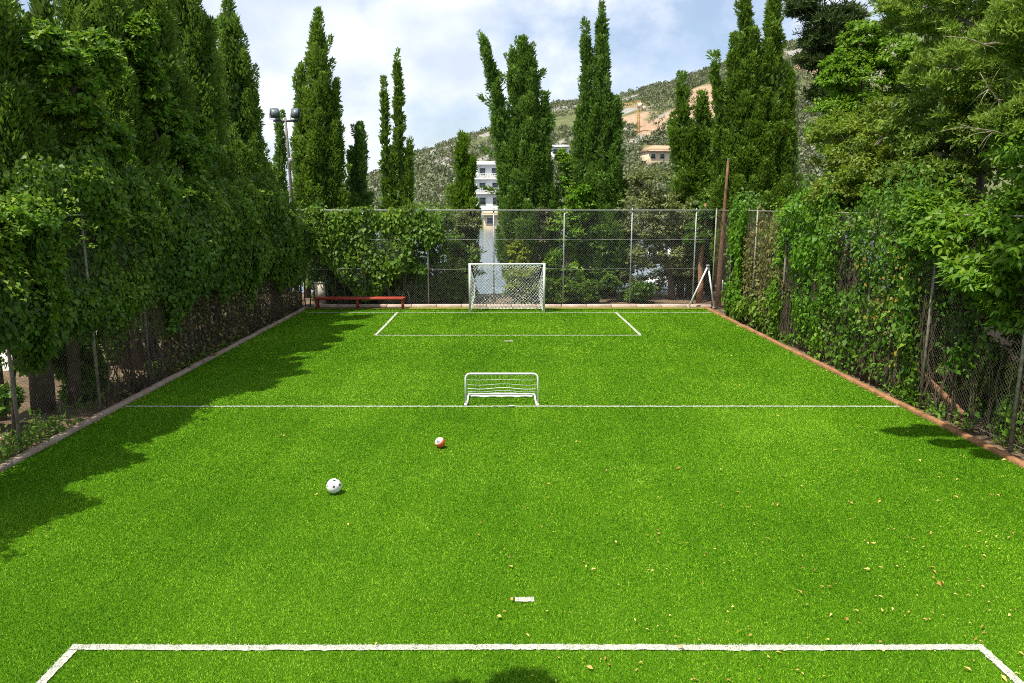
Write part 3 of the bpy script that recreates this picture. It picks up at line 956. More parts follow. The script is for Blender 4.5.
def goal():
    x0, x1, y, h = -1.17, 1.71, Y_GOAL + .02, 1.93
    root = empty('football_goal', (CX, y, 0), 'white full size football goal with net at the far end', 'goal')
    c = np.array([CX, y, 0])
    s = .04
    for x in (x0, x1):
        MB().box(np.array([x, y, h/2]) - c, (.085, .085, h), 0, .01).build('goal_post', M['white_paint'], root)
    MB().box(np.array([CX, y, h - .042]) - c, (x1 - x0 - .09, .08, .08), 0, .01).build('crossbar', M['white_paint'], root)
    d = .95
    MB().tube([np.array([x0, y+.05, .04])-c, np.array([x0, y+d, .04])-c, np.array([x1, y+d, .04])-c, np.array([x1, y+.05, .04])-c], .022, 8).build('ground_bar', M['white_paint'], root)
    for x in (x0, x1):
        pts = np.array([[x, y+.04, h-.05], [x, y+.32, h-.06], [x, y+.45, h-.16], [x, y+.75, .9], [x, y+d, .05]]) - c
        MB().tube(pts, .016, 8).build('net_stay', M['white_paint'], root, True)
    # net
    r = rng(3)
    def prof(v, sag=0):           # v 0..1 from crossbar to ground bar
        a = np.array([0, .16, .24, 1.0]); Y_ = np.interp(v, a, [.03, .38, .48, d]); Z_ = np.interp(v, a, [h-.06, h-.09, h-.2, .05])
        return Y_, Z_
    rows, cols = 32, 42
    P = np.zeros((rows, cols, 3))
    for i in range(rows):
        for j in range(cols):
            u, v = j/(cols-1), i/(rows-1)
            Y_, Z_ = prof(v)
            bag = math.sin(PI*u)**.6 * math.sin(PI*v)
            pull = .16 * math.sin(PI*v) * (1 - 2*u) * (abs(1 - 2*u))**2
            P[i, j] = (x0 + (x1-x0)*u + pull + r.normal(0, .008), y + Y_ + .12*bag + r.normal(0, .012), Z_ - .02*bag + r.normal(0, .01))
    mb = MB(); net_lines(mb, P - c, .0085)
    for xs, sg in ((x0, 1), (x1, -1)):
        rows2, cols2 = 24, 12
        S = np.zeros((rows2, cols2, 3))
        for i in range(rows2):
            for j in range(cols2):
                v = i/(rows2-1); u = j/(cols2-1)
                Y_, Z_ = prof(.2 + .8*v)
                S[i, j] = (xs + sg*(.03 + .16*math.sin(PI*u)*math.sin(PI*v)), y + .05 + (Y_-.05)*u, Z_ - .12*math.sin(PI*u)*(1-v))
        net_lines(mb, S - c, .008)
    mb.build('net', M['net'], root)
goal()

# small portable goal on the halfway line
def mini_goal():
    x0, x1, y, h = -.715, .785, Y_HALF + .08, .69
    c = np.array([(x0+x1)/2, y, 0])
    root = empty('mini_goal', c, 'small white tubular goal with rounded corners on the halfway line', 'goal')
    rc = .10
    pts = [(x0, y, .02)]
    for a in np.linspace(PI, PI/2, 6): pts.append((x0 + rc + rc*math.cos(a), y, h - rc + rc*math.sin(a)))
    for a in np.linspace(PI/2, 0, 6): pts.append((x1 - rc + rc*math.cos(a), y, h - rc + rc*math.sin(a)))
    pts.append((x1, y, .02))
    MB().tube(np.array(pts) - c, .019, 8).build('front_frame', M['white_paint'], root, True)
    d = .80; i = .03
    pts = [(x0+i, y+.03, .045)]
    for a in np.linspace(PI, PI/2, 5): pts.append((x0+i + .08 + .08*math.cos(a), y + d - .08 + .08*math.sin(a), .05))
    for a in np.linspace(PI/2, 0, 5): pts.append((x1-i - .08 + .08*math.cos(a), y + d - .08 + .08*math.sin(a), .05))
    pts.append((x1-i, y+.03, .045))
    MB().tube(np.array(pts) - c, .019, 8).build('base_frame', M['white_paint'], root, True)
    for x in (x0, x1):
        MB().box(np.array([x, y, .03]) - c, (.06, .07, .045), 0, .008).build('foot', M['white_paint'], root)
    r = rng(8)
    rows, cols = 8, 18
    mb = MB()
    P = np.zeros((rows, cols, 3))
    for a in range(rows):
        for b in range(cols):
            v, u = a/(rows-1), b/(cols-1)
            sag = .15*math.sin(PI*v)*(1 + .15*math.sin(u*9))
            P[a, b] = (x0+.03 + (x1-x0-.06)*u, y + .02 + (d-.02)*v**.8 - .04*math.sin(PI*v), (h-.03)*(1-v) + .05*v - sag*.8)
    for a in range(rows):
        mb.tube(P[a] - c, .003 if a % 3 else .006, 4)
    for b in range(0, cols, 1):
        mb.tube(P[:, b] - c, .0014, 4)
    # slack hem of the net lying along the rear bar
    u = np.linspace(0, 1, 30)
    hem = np.stack([x0+.08 + (x1-x0-.16)*u, np.full(30, y+d-.13) + .008*np.sin(u*17), .035 + .006*np.sin(u*23)], 1)
    mb.tube(hem - c, .022, 8)
    mb.build('net', M['net'], root)
mini_goal()

# ------------------------------------------------------------------ footballs
def ball_mat(name, base, spot, third=None):
    m, t, out = new_mat(name)
    b = t.nodes.new('ShaderNodeBsdfPrincipled'); b.inputs['Roughness'].default_value = .4
    tc = t.nodes.new('ShaderNodeTexCoord')
    vo = t.nodes.new('ShaderNodeTexVoronoi'); vo.inputs['Scale'].default_value = 2.3 / .22 if third is None else 1.2 / .22
    vo.inputs['Randomness'].default_value = .75
    t.links.new(tc.outputs['Object'], vo.inputs['Vector'])
    if third is None:
        c = ramp(t, vo.outputs['Distance'], [(.0, spot), (.19, spot), (.23, base), (1, base)])
    else:
        ve = t.nodes.new('ShaderNodeSeparateXYZ'); t.links.new(tc.outputs['Object'], ve.inputs[0])
        # a pale face turned up and to the left, red panels round it, a blue emblem in the middle
        def dist(px_, py_, pz_):
            n = t.nodes.new('ShaderNodeVectorMath'); n.operation = 'DISTANCE'
            t.links.new(tc.outputs['Object'], n.inputs[0]); n.inputs[1].default_value = (px_, py_, pz_)
            return n.outputs['Value']
        c = ramp(t, dist(-.05, -.035, .085), [(0, base), (.098, base), (.106, spot), (1, spot)])
        c = mixc(t, ramp(t, dist(-.03, -.09, .055), [(.036, 1.0), (.042, 0.0)]), c, third)
    t.links.new(c, b.inputs['Base Color'])
    t.links.new(b.outputs['BSDF'], out.inputs['Surface'])
    return m
def football(p, rad, mat, label):
    import bmesh
    bm = bmesh.new()
    bmesh.ops.create_icosphere(bm, subdivisions=4, radius=rad)
    for v_ in bm.verts:          # shallow panel seams
        d = v_.co.normalized()
        s = abs(math.sin(d.x*5+1)*math.sin(d.y*5+.5)*math.sin(d.z*5+.2))
        if s < .035: v_.co *= .99
    me = bpy.data.meshes.new('football'); bm.to_mesh(me); bm.free()
    me.polygons.foreach_set('use_smooth', np.ones(len(me.polygons), bool))
    me.materials.append(mat)
    o = bpy.data.objects.new('football', me); COL.objects.link(o)
    o.location = p
    return tag(o, label, 'ball')
football(ground_at(334, 486, .125), .108, ball_mat('white_ball', (.70, .70, .67), (.04, .04, .045)), 'white football with dark star patches on the turf')
football(ground_at(440, 442.5, .105), .090, ball_mat('red_ball', (.66, .60, .45), (.58, .10, .03), (.13, .22, .32)), 'red and cream football with a blue patch on the turf')

# ------------------------------------------------------------------ bench
def bench():
    x0, x1, y = -7.45, -3.82, 29.62
    c = np.array([(x0+x1)/2, y, 0])
    root = empty('bench', c, 'long low red painted bench against the back kerb', 'bench')
    for k, dy in enumerate((-.13, 0.0, .13)):
        MB().box((0, dy, .47), (x1-x0, .115, .04), 0, .008).build('seat_board', M['red_paint'], root)
    for x in (x0+.1, (x0+x1)/2 - .1, x1-.1):
        lg = MB()
        for dy in (-.13, .13):
            lg.box((x-c[0], dy, .225), (.07, .06, .445), 0, .006)
        lg.box((x-c[0], 0, .42), (.05, .2, .045))
        lg.build('leg', M['red_paint'], root)
    MB().box((0, -.185, .43), (x1-x0-.1, .025, .07), 0, .004).build('apron', M['red_paint'], root)
bench()

# ------------------------------------------------------------------ floodlight, pole, brace, plank, cabinet
def floodlight():
    p = at(292, 206, 30.6); p[2] = 0
    top = at(287, 121, 30.6)[2]
    root = empty('floodlight', p, 'grey floodlight mast with two lamps above the left cypresses', 'floodlight')
    MB().tube([(0, 0, -.1), (0.02, 0, 3), (-.03, 0, top-1.4), (-.09, 0, top + .12)], [.085, .075, .055, .045], 8).build('mast', M['mast_grey'], root, True)
    MB().box((-.08, 0, top), (.98, .07, .07)).build('cross_arm', M['dark_metal'], root)
    for sx in (-.50, .34):
        lm = MB()
        lm.box((0, 0, 0), (.34, .18, .36), 0, .03)
        o = lm.build('lamp', M['dark_metal'], root)
        o.location = (sx, -.05, top + .30)
        o.rotation_euler = (R(-18), 0, R(25 if sx < 0 else -10))
        g = MB().box((0, -.098, 0), (.28, .012, .30)).build('lens', M['lamp_glass'], o)
        y = MB().tube([(-.2, 0, 0), (-.2, .02, -.25), (.2, .02, -.25), (.2, 0, 0)], .014, 8).build('bracket', M['dark_metal'], o)
    MB().box((.06, -.08, top - 1.55), (.16, .12, .22), 0, .01).build('junction_box', M['galv'], root)
floodlight()

p = at(719, 300, 30.0)
root = empty('wooden_pole', (8.93, 30.05, 0), 'rusty brown wooden pole in the far right corner of the fence', 'pole')
MB().tube([(0, 0, -.2), (.0, .02, 1.5), (.03, .02, 3.2), (.07, .03, 4.8), (.10, .04, 5.9)], [.13, .11, .08, .058, .045], 8).build('shaft', M['rust_pole'], root, True)
MB().tube([(.10, .04, 5.89), (.101, .04, 5.94)], .05, 8).build('cap', M['galv_old'], root)

def brace():
    Y = 29.8
    ap, l, rr = at(708, 266, Y), at(689, 305, Y), at(714, 304, Y)
    l[2] = rr[2] = .09
    c = np.array([ap[0], Y, 0])
    root = empty('steel_brace', c, 'white inverted V of steel tube bracing the far right corner post', 'brace')
    MB().tube(np.array([l, ap]) - c, .035, 8).build('strut', M['white_paint'], root, True)
    MB().tube(np.array([rr, ap + [.02, .05, 0]]) - c, .035, 8).build('strut', M['white_paint'], root, True)
    MB().box(ap - c + [0, .02, 0], (.12, .12, .1), 0, .01).build('bracket', M['galv'], root)
    for q_ in (l, rr):
        MB().box(q_ - c + [0, 0, -.035], (.13, .13, .03)).build('foot_plate', M['galv'], root)
brace()

root = empty('leaning_plank', (8.86, 13.3, 0), 'weathered brown plank leaning along the right fence', 'plank')
a, b = np.array([.0, 2.2, .72]), np.array([.04, .45, .16])
d = unit(b - a); s = np.cross(d, [1, 0, 0]); s = unit(s)
mbp = MB(); hw, ht = .075, .02
V = []
for e in (a, b):
    for (i, j) in ((-1, -1), (1, -1), (1, 1), (-1, 1)):
        V.append(e + s*hw*i + np.array([1, 0, 0])*ht*j)
mbp.add(V, [(0,3,2,1),(4,5,6,7),(0,1,5,4),(1,2,6,5),(2,3,7,6),(3,0,4,7)])
mbp.build('board', M['plank'], root)

p = at(321, 300, 31.3)
root = empty('utility_cabinet', (p[0], 31.3, 0), 'cream metal cabinet standing behind the bench end', 'cabinet')
MB().box((0, 0, .45), (.44, .3, .9), 0, .012).build('body', M['cream_box'], root)
MB().box((0, 0, .925), (.5, .36, .045), 0, .01).build('lid', M['cream_box'], root)
MB().box((0, -.158, .45), (.38, .012, .78), 0, .004).build('door', M['cream_box'], root)

# ------------------------------------------------------------------ houses, crane, boat across the bay
def house(name, base, w, d, storeys, label, wall_mat, win, roof='flat', rz=0.0, fh=3.1, setback=0.0, balcony=True):
    root = empty(name, base, label, 'house')
    root.rotation_euler.z = rz
    wl = MB(); z = -3.0
    tops = []
    for k in range(storeys):
        off = setback * k
        h = fh + (3.0 if k == 0 else 0)
        ww = w - off*.7
        wl.box((-off*.35, off/2, z + h/2 - .001*k), (ww, d - off, h))
        zf = z + h
        tops.append((ww, off, zf))
        z = zf
    wl.build('wall', M[wall_mat], root)
    for k, (ww, off, zf) in enumerate(tops):
        sl = MB().box((-off*.35, off/2 - .25, zf - .02), (ww + .5, d - off + .9, .28)).build('floor_slab', M[wall_mat], root)
        yf = -(d - off)/2 + off/2
        for wi in range(win):
            x = -off*.35 - ww/2 + ww*(wi + .5)/win
            f = MB().box((x, yf - .03, zf - fh*.5), (ww/win*.52, .10, fh*.52)).build('window', M['render_white'], root)
            MB().box((x, yf - .095, zf - fh*.5), (ww/win*.45, .04, fh*.46)).build('pane', M['window_glass'], f)
        if balcony and k > 0:
            bl = MB()
            for xx in np.arange(-ww/2, ww/2 + .01, .5):
                bl.box((xx - off*.35, yf - 1.0, zf - fh + .65), (.07, .07, .9))
            bl.box((-off*.35, yf - 1.0, zf - fh + 1.12), (ww, .1, .08))
            bl.build('railing', M['render_white'], root)
            MB().box((-off*.35, yf - .55, zf - fh + .07), (ww, 1.1, .16)).build('balcony', M['render_white'], root)
    ww, off, zf = tops[-1]
    if roof == 'flat':
        MB().box((-off*.35, off/2, zf + .35), (ww + .1, d - off + .1, .45)).build('parapet', M[wall_mat], root)
    else:
        hw, hd = ww/2 + .5, (d-off)/2 + .5
        V = [(-hw, -hd, zf+.15), (hw, -hd, zf+.15), (hw, hd, zf+.15), (-hw, hd, zf+.15), (-hw*.45, 0, zf+1.9), (hw*.45, 0, zf+1.9)]
        np_mesh('roof', V, [np.array([(0,1,5,4),(2,3,4,5),(3,2,1,0)]), np.array([(1,2,5),(3,0,4)])], M['tile_roof'], root)
    return root

yb = 158
b0 = at(490, 208, yb)
house('white_villa', (b0[0] + 3.0, yb + 4, 3.6), 11.5, 8, 3, 'white stepped villa with balconies on the far shore beside the leaning cypress', 'render_white', 4, 'flat', R(-4), 3.05, .9)
p = ray_hill(662, 164)
house('beige_house', p + [0, 0, .4], 11.5, 7, 1, 'beige house with low tiled roof on the hillside under the crane', 'render_cream', 4, 'hip', R(10), 3.0, 0, False)
p = ray_hill(560, 158)
house('pale_house', p + [0, 0, .2], 6.0, 6, 1, 'small pale house on the hillside between two cypresses', 'render_white', 2, 'flat', R(-6), 3.0, 0, False)
p = at(492, 224, 146.5)
house('boat_house', (p[0] + .8, 151, .0), 5.0, 4, 1, 'low pink rendered shed at the water edge below the villa', 'render_cream', 2, 'flat', 0, 2.4, 0, False)

def crane():
    p = ray_hill(638, 134)
    root = empty('tower_crane', p, 'yellow tower crane on the terrace below the ridge', 'crane')
    s = p[1] / 752
    H = 30 * s
    w = .42
    mb = MB()
    for (x, y) in ((-w, -w), (w, -w), (w, w), (-w, w)):
        mb.tube([(x, y, -1), (x, y, H)], .09, 4)
    n = 9
    for k in range(n):
        z0, z1 = H*k/n, H*(k+1)/n
        for a, b in (((-w, -w), (w, -w)), ((w, -w), (w, w)), ((w, w), (-w, w)), ((-w, w), (-w, -w))):
            mb.tube([(*a, z0), (*b, z1)], .06, 4); mb.tube([(*a, z1), (*b, z1)], .1, 4)
    mb.build('mast', M['crane'], root)
    jb = MB()
    xl, xr, zj = -19*s, 7*s, H*.82
    for (y, z) in ((-.5, 0), (.5, 0), (0, 1.0)):
        jb.tube([(xl, y, zj+z), (xr, y, zj+z)], .10, 4)
    for k in range(14):
        a, b = xl + (xr-xl)*k/14, xl + (xr-xl)*(k+1)/14
        jb.tube([(a, -.5, zj), (b, 0, zj+1)], .06, 4); jb.tube([(a, .5, zj), (b, 0, zj+1)], .06, 4)
    jb.build('jib', M['crane'], root)
    MB().box((xr - .8, 0, zj - .6), (1.5, 1.2, 1.6)).build('counterweight', M['render_cream'], root)
    MB().box((.2, -.9, zj + .4), (1.1, 1.0, 1.6), 0, .1).build('cab', M['render_white'], root)
    MB().tube([(0, 0, H), (xl*.8, 0, zj + 1)], .07, 4).build('tie_bar', M['crane'], root)
crane()

def boat(loc, rz, ln, label, cabin=True):
    root = empty('motor_boat', loc, label, 'boat', 'boats moored behind the pitch')
    root.rotation_euler.z = rz
    n = 11
    s = np.linspace(0, 1, n)
    half = .82 * np.sin(PI * np.clip(.36 + .64*s, 0, 1)) ** .7 * ln/4.6
    half[-1] = .02
    zt = .62 + .28*s**2
    V = []
    for i in range(n):
        x = (s[i]-.45)*ln
        V += [(x, -half[i], zt[i]), (x, -half[i]*.8, .2), (x, 0, -.12 + .2*s[i]**3), (x, half[i]*.8, .2), (x, half[i], zt[i]), (x, half[i]*.82, zt[i]-.02), (x, half[i]*.78, .42), (x, -half[i]*.78, .42), (x, -half[i]*.82, zt[i]-.02)]
    k = 9
    Q = []
    for i in range(n-1):
        for j in range(k):
            Q.append((i*k+j, i*k+(j+1) % k, (i+1)*k+(j+1) % k, (i+1)*k+j))
    Q += [(0, 8, 7, 1), (1, 7, 6, 3), (3, 6, 5, 4)]
    np_mesh('hull', V, np.array(Q), M['boat_white'], root)
    MB().box((-.05*ln, 0, .72), (.24*ln, .95*ln/4.6, .62), 0, .12).build('console', M['boat_white'], root)
    MB().box((.075*ln, 0, 1.12), (.03, .85*ln/4.6, .34), 0, .01).build('windscreen', M['window_glass'], root)
    MB().box((-.47*ln, 0, .72), (.3, .34, .75), 0, .06).build('outboard_motor', M['dark_metal'], root)
    if cabin:
        for (x, y) in ((-.25, -.55), (-.25, .55), (.1, -.55), (.1, .55)):
            MB().tube([(x*ln, y*ln/4.6, .55), (x*ln, y*ln/4.6, 1.85)], .02, 8).build('awning_post', M['galv'], root)
        MB().box((-.08*ln, 0, 1.88), (.45*ln, 1.35*ln/4.6, .06), 0, .02).build('awning', M['boat_blue'], root)
p = at(690, 300, 41)
boat((p[0] - .2, 41, -.55), R(200), 4.8, 'white motor boat moored behind the far right corner of the fence', False)
p = at(676, 292, 62)
boat((p[0], 66, -.6), R(160), 6.0, 'white boat with awning out on the bay behind the olive trunk')

# ------------------------------------------------------------------ trees behind the far fence
def far_cypress(Y, px, tips, label, seed, **kw):
    """tips: (base px, tip px, tip py, radius m, z0)"""
    p = at(px, 206, Y); loc = (p[0], Y, 0)
    ld = []
    for (bpx, tpx, tpy, Rm, z0) in tips:
        b = at(bpx, 206, Y)[0] - p[0]
        t = at(tpx, tpy, Y)
        ld.append((b, 0, z0, t[0] - p[0], 0, t[2], Rm))
    return cypress(loc, ld, label, seed, group=None, **kw)

far_cypress(33.4, 318, [(319, 318, 12, 1.15, .5), (303, 300, 66, .62, .6), (335, 335, 82, .6, .8)], 'broad full cypress beside the floodlight mast, tallest behind the hedge', 101, plume=.85)
far_cypress(34.2, 360, [(361, 360, 126, .52, .4), (353, 352, 150, .32, .4)], 'short slim cypress between the broad cypress and the twin tipped one', 102, mat='cypress_deep')
far_cypress(33.8, 397, [(400, 397, 50, .50, .4), (386, 384, 80, .36, .4), (408, 409, 140, .42, .4), (393, 392, 150, .5, .4)], 'slender cypress with one needle tip taller than the other above the hedge', 103, plume=.6, taper=1.0)
far_cypress(34.0, 461, [(461, 461, 136, .60, .4), (470, 471, 160, .4, .6)], 'small narrow cypress left of the white villa', 104, mat='hedge', ll=.17)
far_cypress(33.6, 523, [(528, 482, 34, .70, 1.2), (524, 513, 50, .75, .8), (531, 531, 46, .85, .8), (545, 545, 95, .7, .8), (516, 499, 112, .55, .8), (528, 523, 40, 1.4, .8)], 'ragged open cypress with its top leaning left above the goal', 105, mat='cypress_deep', plume=.8, taper=.82,
            spikes=((7.4, PI, 1.9, 1.4), (5.6, PI - .2, 1.8, 1.0), (8.8, PI, 1.3, 1.1), (4.3, PI, 1.7, .6), (9.0, .2, .9, .9), (6.5, -.1, 1.3, 1.1)))
far_cypress(33.2, 601, [(602, 602, 0, 1.0, .6), (590, 586, 20, .75, .6), (616, 616, 100, .85, .6), (584, 579, 110, .75, .8), (604, 604, 120, 1.15, .6)], 'dark twin topped cypress, tallest right of the goal', 106, mat='cypress_deep', plume=.7, taper=.95)
far_cypress(34.0, 690, [(684, 682, 75, .80, .4), (699, 703, 93, .75, .4), (712, 711, 118, .7, .6), (692, 692, 130, 1.0, .4)], 'shaggy cypress below the tan cliff left of the rusty pole', 107, mat='cypress', plume=.75, taper=.72)
far_cypress(31.6, 764, [(748, 745, -20, .95, .6), (774, 775, -40, .95, .6), (737, 734, 36, .95, .6), (789, 790, 70, .75, .8), (730, 714, 54, .50, 1.5), (752, 755, 30, 1.1, .5), (762, 762, 50, 1.25, .5), (781, 784, 110, .95, .6)], 'massive many topped cypress right of the rusty pole', 108, mat='cypress', plume=.75, taper=.85)
far_cypress(35.0, 283, [(280, 280, 114, .36, .4)], 'thin dark cypress just left of the floodlight mast', 109, mat='cypress_deep')

def far_lobes(Y, specs, x0):
    """specs: (px, py, rx px, ry px) -> lobes local to x0"""
    out = []
    for (px, py, rx, ry) in specs:
        p = at(px, py, Y); s = Y / 752
        out.append((p[0] - x0, 0, p[2], rx*s, min(rx, ry)*s*.9, ry*s))
    return out

def far_bush(name, Y, specs, label, cat, seed, mat, trunk_px=None, **kw):
    x = at(trunk_px if trunk_px else np.mean([s[0] for s in specs]), 206, Y)[0]
    lb = far_lobes(Y, specs, x)
    cz = np.mean([l[2] for l in lb]); cx = np.mean([l[0] for l in lb])
    return leafy_tree(name, (x, Y, 0), lb, label, cat, seed, mat, trunk_pts=[(0, 0, -.15), (cx*.1, .05, cz*.3), (cx*.4, 0, cz*.6), (cx, 0, cz)], **kw)

def ivy_on_back(nm, u0, u1, zlo, zhi, n, mat, label, cat, seed, Y=FB_Y - .02, **kw):
    r = rng(seed)
    root = empty(nm, ((u0+u1)/2, Y, 0), label, cat)
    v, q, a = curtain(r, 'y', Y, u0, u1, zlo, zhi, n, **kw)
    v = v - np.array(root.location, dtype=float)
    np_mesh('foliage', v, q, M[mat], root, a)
    tb = MB()
    for k in range(max(4, int((u1-u0)*2.2))):
        x = r.uniform(u0, u1); z = np.linspace(0, zhi(np.array([x]))[0]*.85, 9)
        pts = np.stack([x + .12*np.sin(z*1.7+k) + r.normal(0, .04, 9), np.full(9, Y + .10) + r.normal(0, .03, 9), z], 1)
        tb.tube(pts - np.array(root.location), np.linspace(.03, .008, 9), 8)
    tb.build('stem', M['twig'], root, True)
    return root

# the clipped leafy hedge on the far fence, its lower edge ragged
ivy_on_back('hedge', -8.05, -2.35, lambda u: 1.15 + .55*wob(np.stack([u, u*0], 1), 1.3, 0) + .5*np.clip(u + 4.5, 0, 2)*.4, lambda u: 4.02 + .12*wob(np.stack([u, u*0], 1), 2.5, 1), 15500, 'hedge',
            'sunlit leafy hedge clipped level along the left half of the far fence', 'hedge', 201, rag=.12, ll=.15, lw=.105, bulge=.22, face=-1, tint0=.42, odd=-.05, lump=1.0, thick=.6)
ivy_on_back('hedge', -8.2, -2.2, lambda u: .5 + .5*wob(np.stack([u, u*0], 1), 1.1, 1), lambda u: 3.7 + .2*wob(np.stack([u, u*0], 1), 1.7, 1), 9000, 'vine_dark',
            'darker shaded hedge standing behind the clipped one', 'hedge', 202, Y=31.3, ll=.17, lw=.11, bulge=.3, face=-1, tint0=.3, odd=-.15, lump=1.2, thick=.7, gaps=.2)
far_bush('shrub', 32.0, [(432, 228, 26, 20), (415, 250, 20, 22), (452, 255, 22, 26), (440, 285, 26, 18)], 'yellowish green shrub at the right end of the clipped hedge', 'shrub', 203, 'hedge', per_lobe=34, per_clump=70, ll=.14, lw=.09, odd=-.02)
far_bush('shrub', 33.2, [(456, 232, 20, 20), (462, 262, 19, 26), (444, 288, 24, 18), (470, 222, 9, 12), (462, 290, 14, 16)], 'dark green shrub between the hedge and the strip of water', 'shrub', 204, 'olive', per_lobe=34, per_clump=70, ll=.14, lw=.08, tint0=.18, odd=-.2)
far_bush('shrub', 33.0, [(522, 228, 16, 16), (540, 246, 20, 22), (520, 246, 12, 14), (545, 222, 13, 14), (548, 272, 15, 20)], 'brownish dry shrub behind the goal under the leaning cypress', 'shrub', 205, 'brown_shrub', per_lobe=34, per_clump=75, ll=.15, lw=.08, tint0=.4, odd=-.05)
far_bush('shrub', 32.2, [(518, 252, 11, 12), (521, 274, 15, 16), (526, 292, 16, 13), (514, 286, 10, 12), (535, 290, 12, 14)], 'bright yellow green bush seen through the goal net', 'shrub', 206, 'yellow', per_lobe=30, per_clump=60, ll=.14, lw=.075, tint0=.5, trunk_r=.07)
far_bush('shrub', 32.4, [(568, 232, 16, 22), (562, 262, 17, 22), (572, 285, 15, 16), (578, 205, 12, 20), (557, 290, 14, 14)], 'yellow green leafy shrub right of the goal below the twin cypress', 'shrub', 207, 'ivy_bright', per_lobe=34, per_clump=70, ll=.15, lw=.085, tint0=.5, odd=.2)
far_bush('shrub', 33.6, [(572, 190, 14, 22), (566, 165, 9, 15)], 'light green leafy top showing between the leaning and the twin cypress', 'shrub', 208, 'ivy_bright', per_lobe=30, per_clump=60, ll=.15, lw=.08, tint0=.5, odd=.15)
far_bush('shrub', 33.0, [(600, 240, 22, 26), (606, 275, 24, 22), (592, 292, 18, 13), (622, 250, 14, 24)], 'dark bushy shrub at the foot of the twin cypress', 'shrub', 209, 'vine_dark', per_lobe=36, per_clump=70, ll=.15, lw=.085, tint0=.25, odd=-.2)
far_bush('olive_tree', 32.8, [(650, 185, 22, 20), (640, 215, 26, 22), (668, 215, 24, 24), (645, 250, 26, 22), (672, 250, 24, 20), (632, 270, 18, 18), (655, 225, 22, 22), (690, 262, 16, 20)], 'grey green olive tree with a forked trunk behind the fence', 'tree', 210, 'olive', trunk_px=676, per_lobe=34, per_clump=80, ll=.15, lw=.06, tint0=.45, odd=-.02, trunk_r=.17)
far_bush('shrub', 33.4, [(700, 225, 20, 20), (697, 250, 16, 24), (712, 205, 14, 20), (706, 280, 10, 14)], 'dark shrub filling the corner beside the rusty pole', 'shrub', 211, 'vine_dark', per_lobe=34, per_clump=70, ll=.15, lw=.08, tint0=.22, odd=-.2)
far_bush('broadleaf_tree', 32.6, [(745, 170, 22, 16), (735, 195, 22, 18), (760, 195, 24, 18)], 'low feathery green tree in front of the massive cypress', 'tree', 212, 'pine', per_lobe=36, per_clump=75, ll=.16, lw=.05, tint0=.5, odd=-.1)
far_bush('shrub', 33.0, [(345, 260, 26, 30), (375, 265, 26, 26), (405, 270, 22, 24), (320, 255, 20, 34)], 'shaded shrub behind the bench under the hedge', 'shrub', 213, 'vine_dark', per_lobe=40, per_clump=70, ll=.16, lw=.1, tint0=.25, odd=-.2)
far_bush('shrub', 34.2, [(655, 285, 16, 14), (630, 294, 18, 10), (610, 296, 14, 9)], 'low grey bush at the water edge below the olive', 'shrub', 214, 'olive', per_lobe=26, per_clump=60, ll=.12, lw=.06, tint0=.3, odd=-.1, trunk_r=.05)
# brown trunk seen through the brace
root = empty('broadleaf_tree', (at(699, 300, 31.6)[0], 31.6, 0), 'bare reddish brown trunk seen through the white brace', 'tree')
r_ = rng(91)
MB().tube([(0, 0, -.1), (.05, 0, .8), (.0, .05, 1.8), (.15, .1, 3.0), (.1, .1, 4.2)], [.15, .13, .11, .08, .05], 8).build('trunk', M['plank'], root, True)
v, q, a = clump_crown(r_, [(.1, .2, 3.4, .6, .6, .7), (-.2, .2, 2.9, .5, .5, .5)], 26, 70, .15, .08, tint0=.2, odd=-.2)
np_mesh('crown', v, q, M['vine_dark'], root, a)

# ------------------------------------------------------------------ the left-hand wall of cypresses and vines
LEFT = [  # x, y, leaders (bx,by,z0,tx,ty,z1,R), label
 (-9.9, 6.6, [(0,0,1.6,.1,0,9.2,1.0), (.3,.5,1.6,.5,.6,7.6,.8)], 'dark cypress nearest the camera on the left, mostly outside the picture'),
 (-9.35, 14.6, [(0,0,1.8,-.3,-.4,11.8,1.0), (.08,.12,2.2,.2,-1.0,8.4,.95), (-.5,-.6,1.8,-.9,-1.4,10.4,1.0)], 'dark bulky cypress filling the top left corner'),
 (-9.5, 16.35, [(0,0,1.8,.02,0,10.6,.48), (.2,.2,1.8,.3,.2,7.0,.55)], 'narrow dark column cypress between two slits of sky on the left'),
 (-9.7, 18.9, [(0,0,1.8,0,0,11.9,1.25), (.4,-.3,1.8,.5,-.5,9.2,.95), (.3,.7,1.8,.35,.8,10.4,.95)], 'tall left cypress with sunlit yellowish sprays down its side'),
 (-9.7, 21.3, [(0,0,1.8,0,0,12.2,1.25), (.45,-.3,1.8,.6,-.3,9.6,.95), (.2,.6,1.8,.3,.6,10.6,1.0)], 'tall cypress with a pale shoot hanging off its right side'),
 (-9.6, 23.9, [(0,0,1.6,0,0,11.8,1.2), (.4,0,1.6,.5,.2,9.6,.95)], 'dark cypress second from the far end of the left row'),
 (-9.45, 26.9, [(0,0,1.4,.25,0,11.0,1.2), (.5,.2,1.2,.7,.3,8.4,.85), (-.3,.4,1.4,-.3,.5,8.9,.9)], 'pointed cypress ending the left row against the sky'),
 (-9.0, 29.3, [(0,0,.8,.05,0,5.6,.8), (.3,-.4,.8,.3,-.4,4.9,.7)], 'low dark cypress in the far left corner below the floodlight'),
]
for i, (x, y, ld, lab) in enumerate(LEFT):
    cypress((x, y, 0), ld, lab, 300 + i, mat='cypress_left', plume=.85, per_m2=640 if y < 20 else 520, ll=.13, lw=.05, trunk_r=.17, group=None, taper=.68)

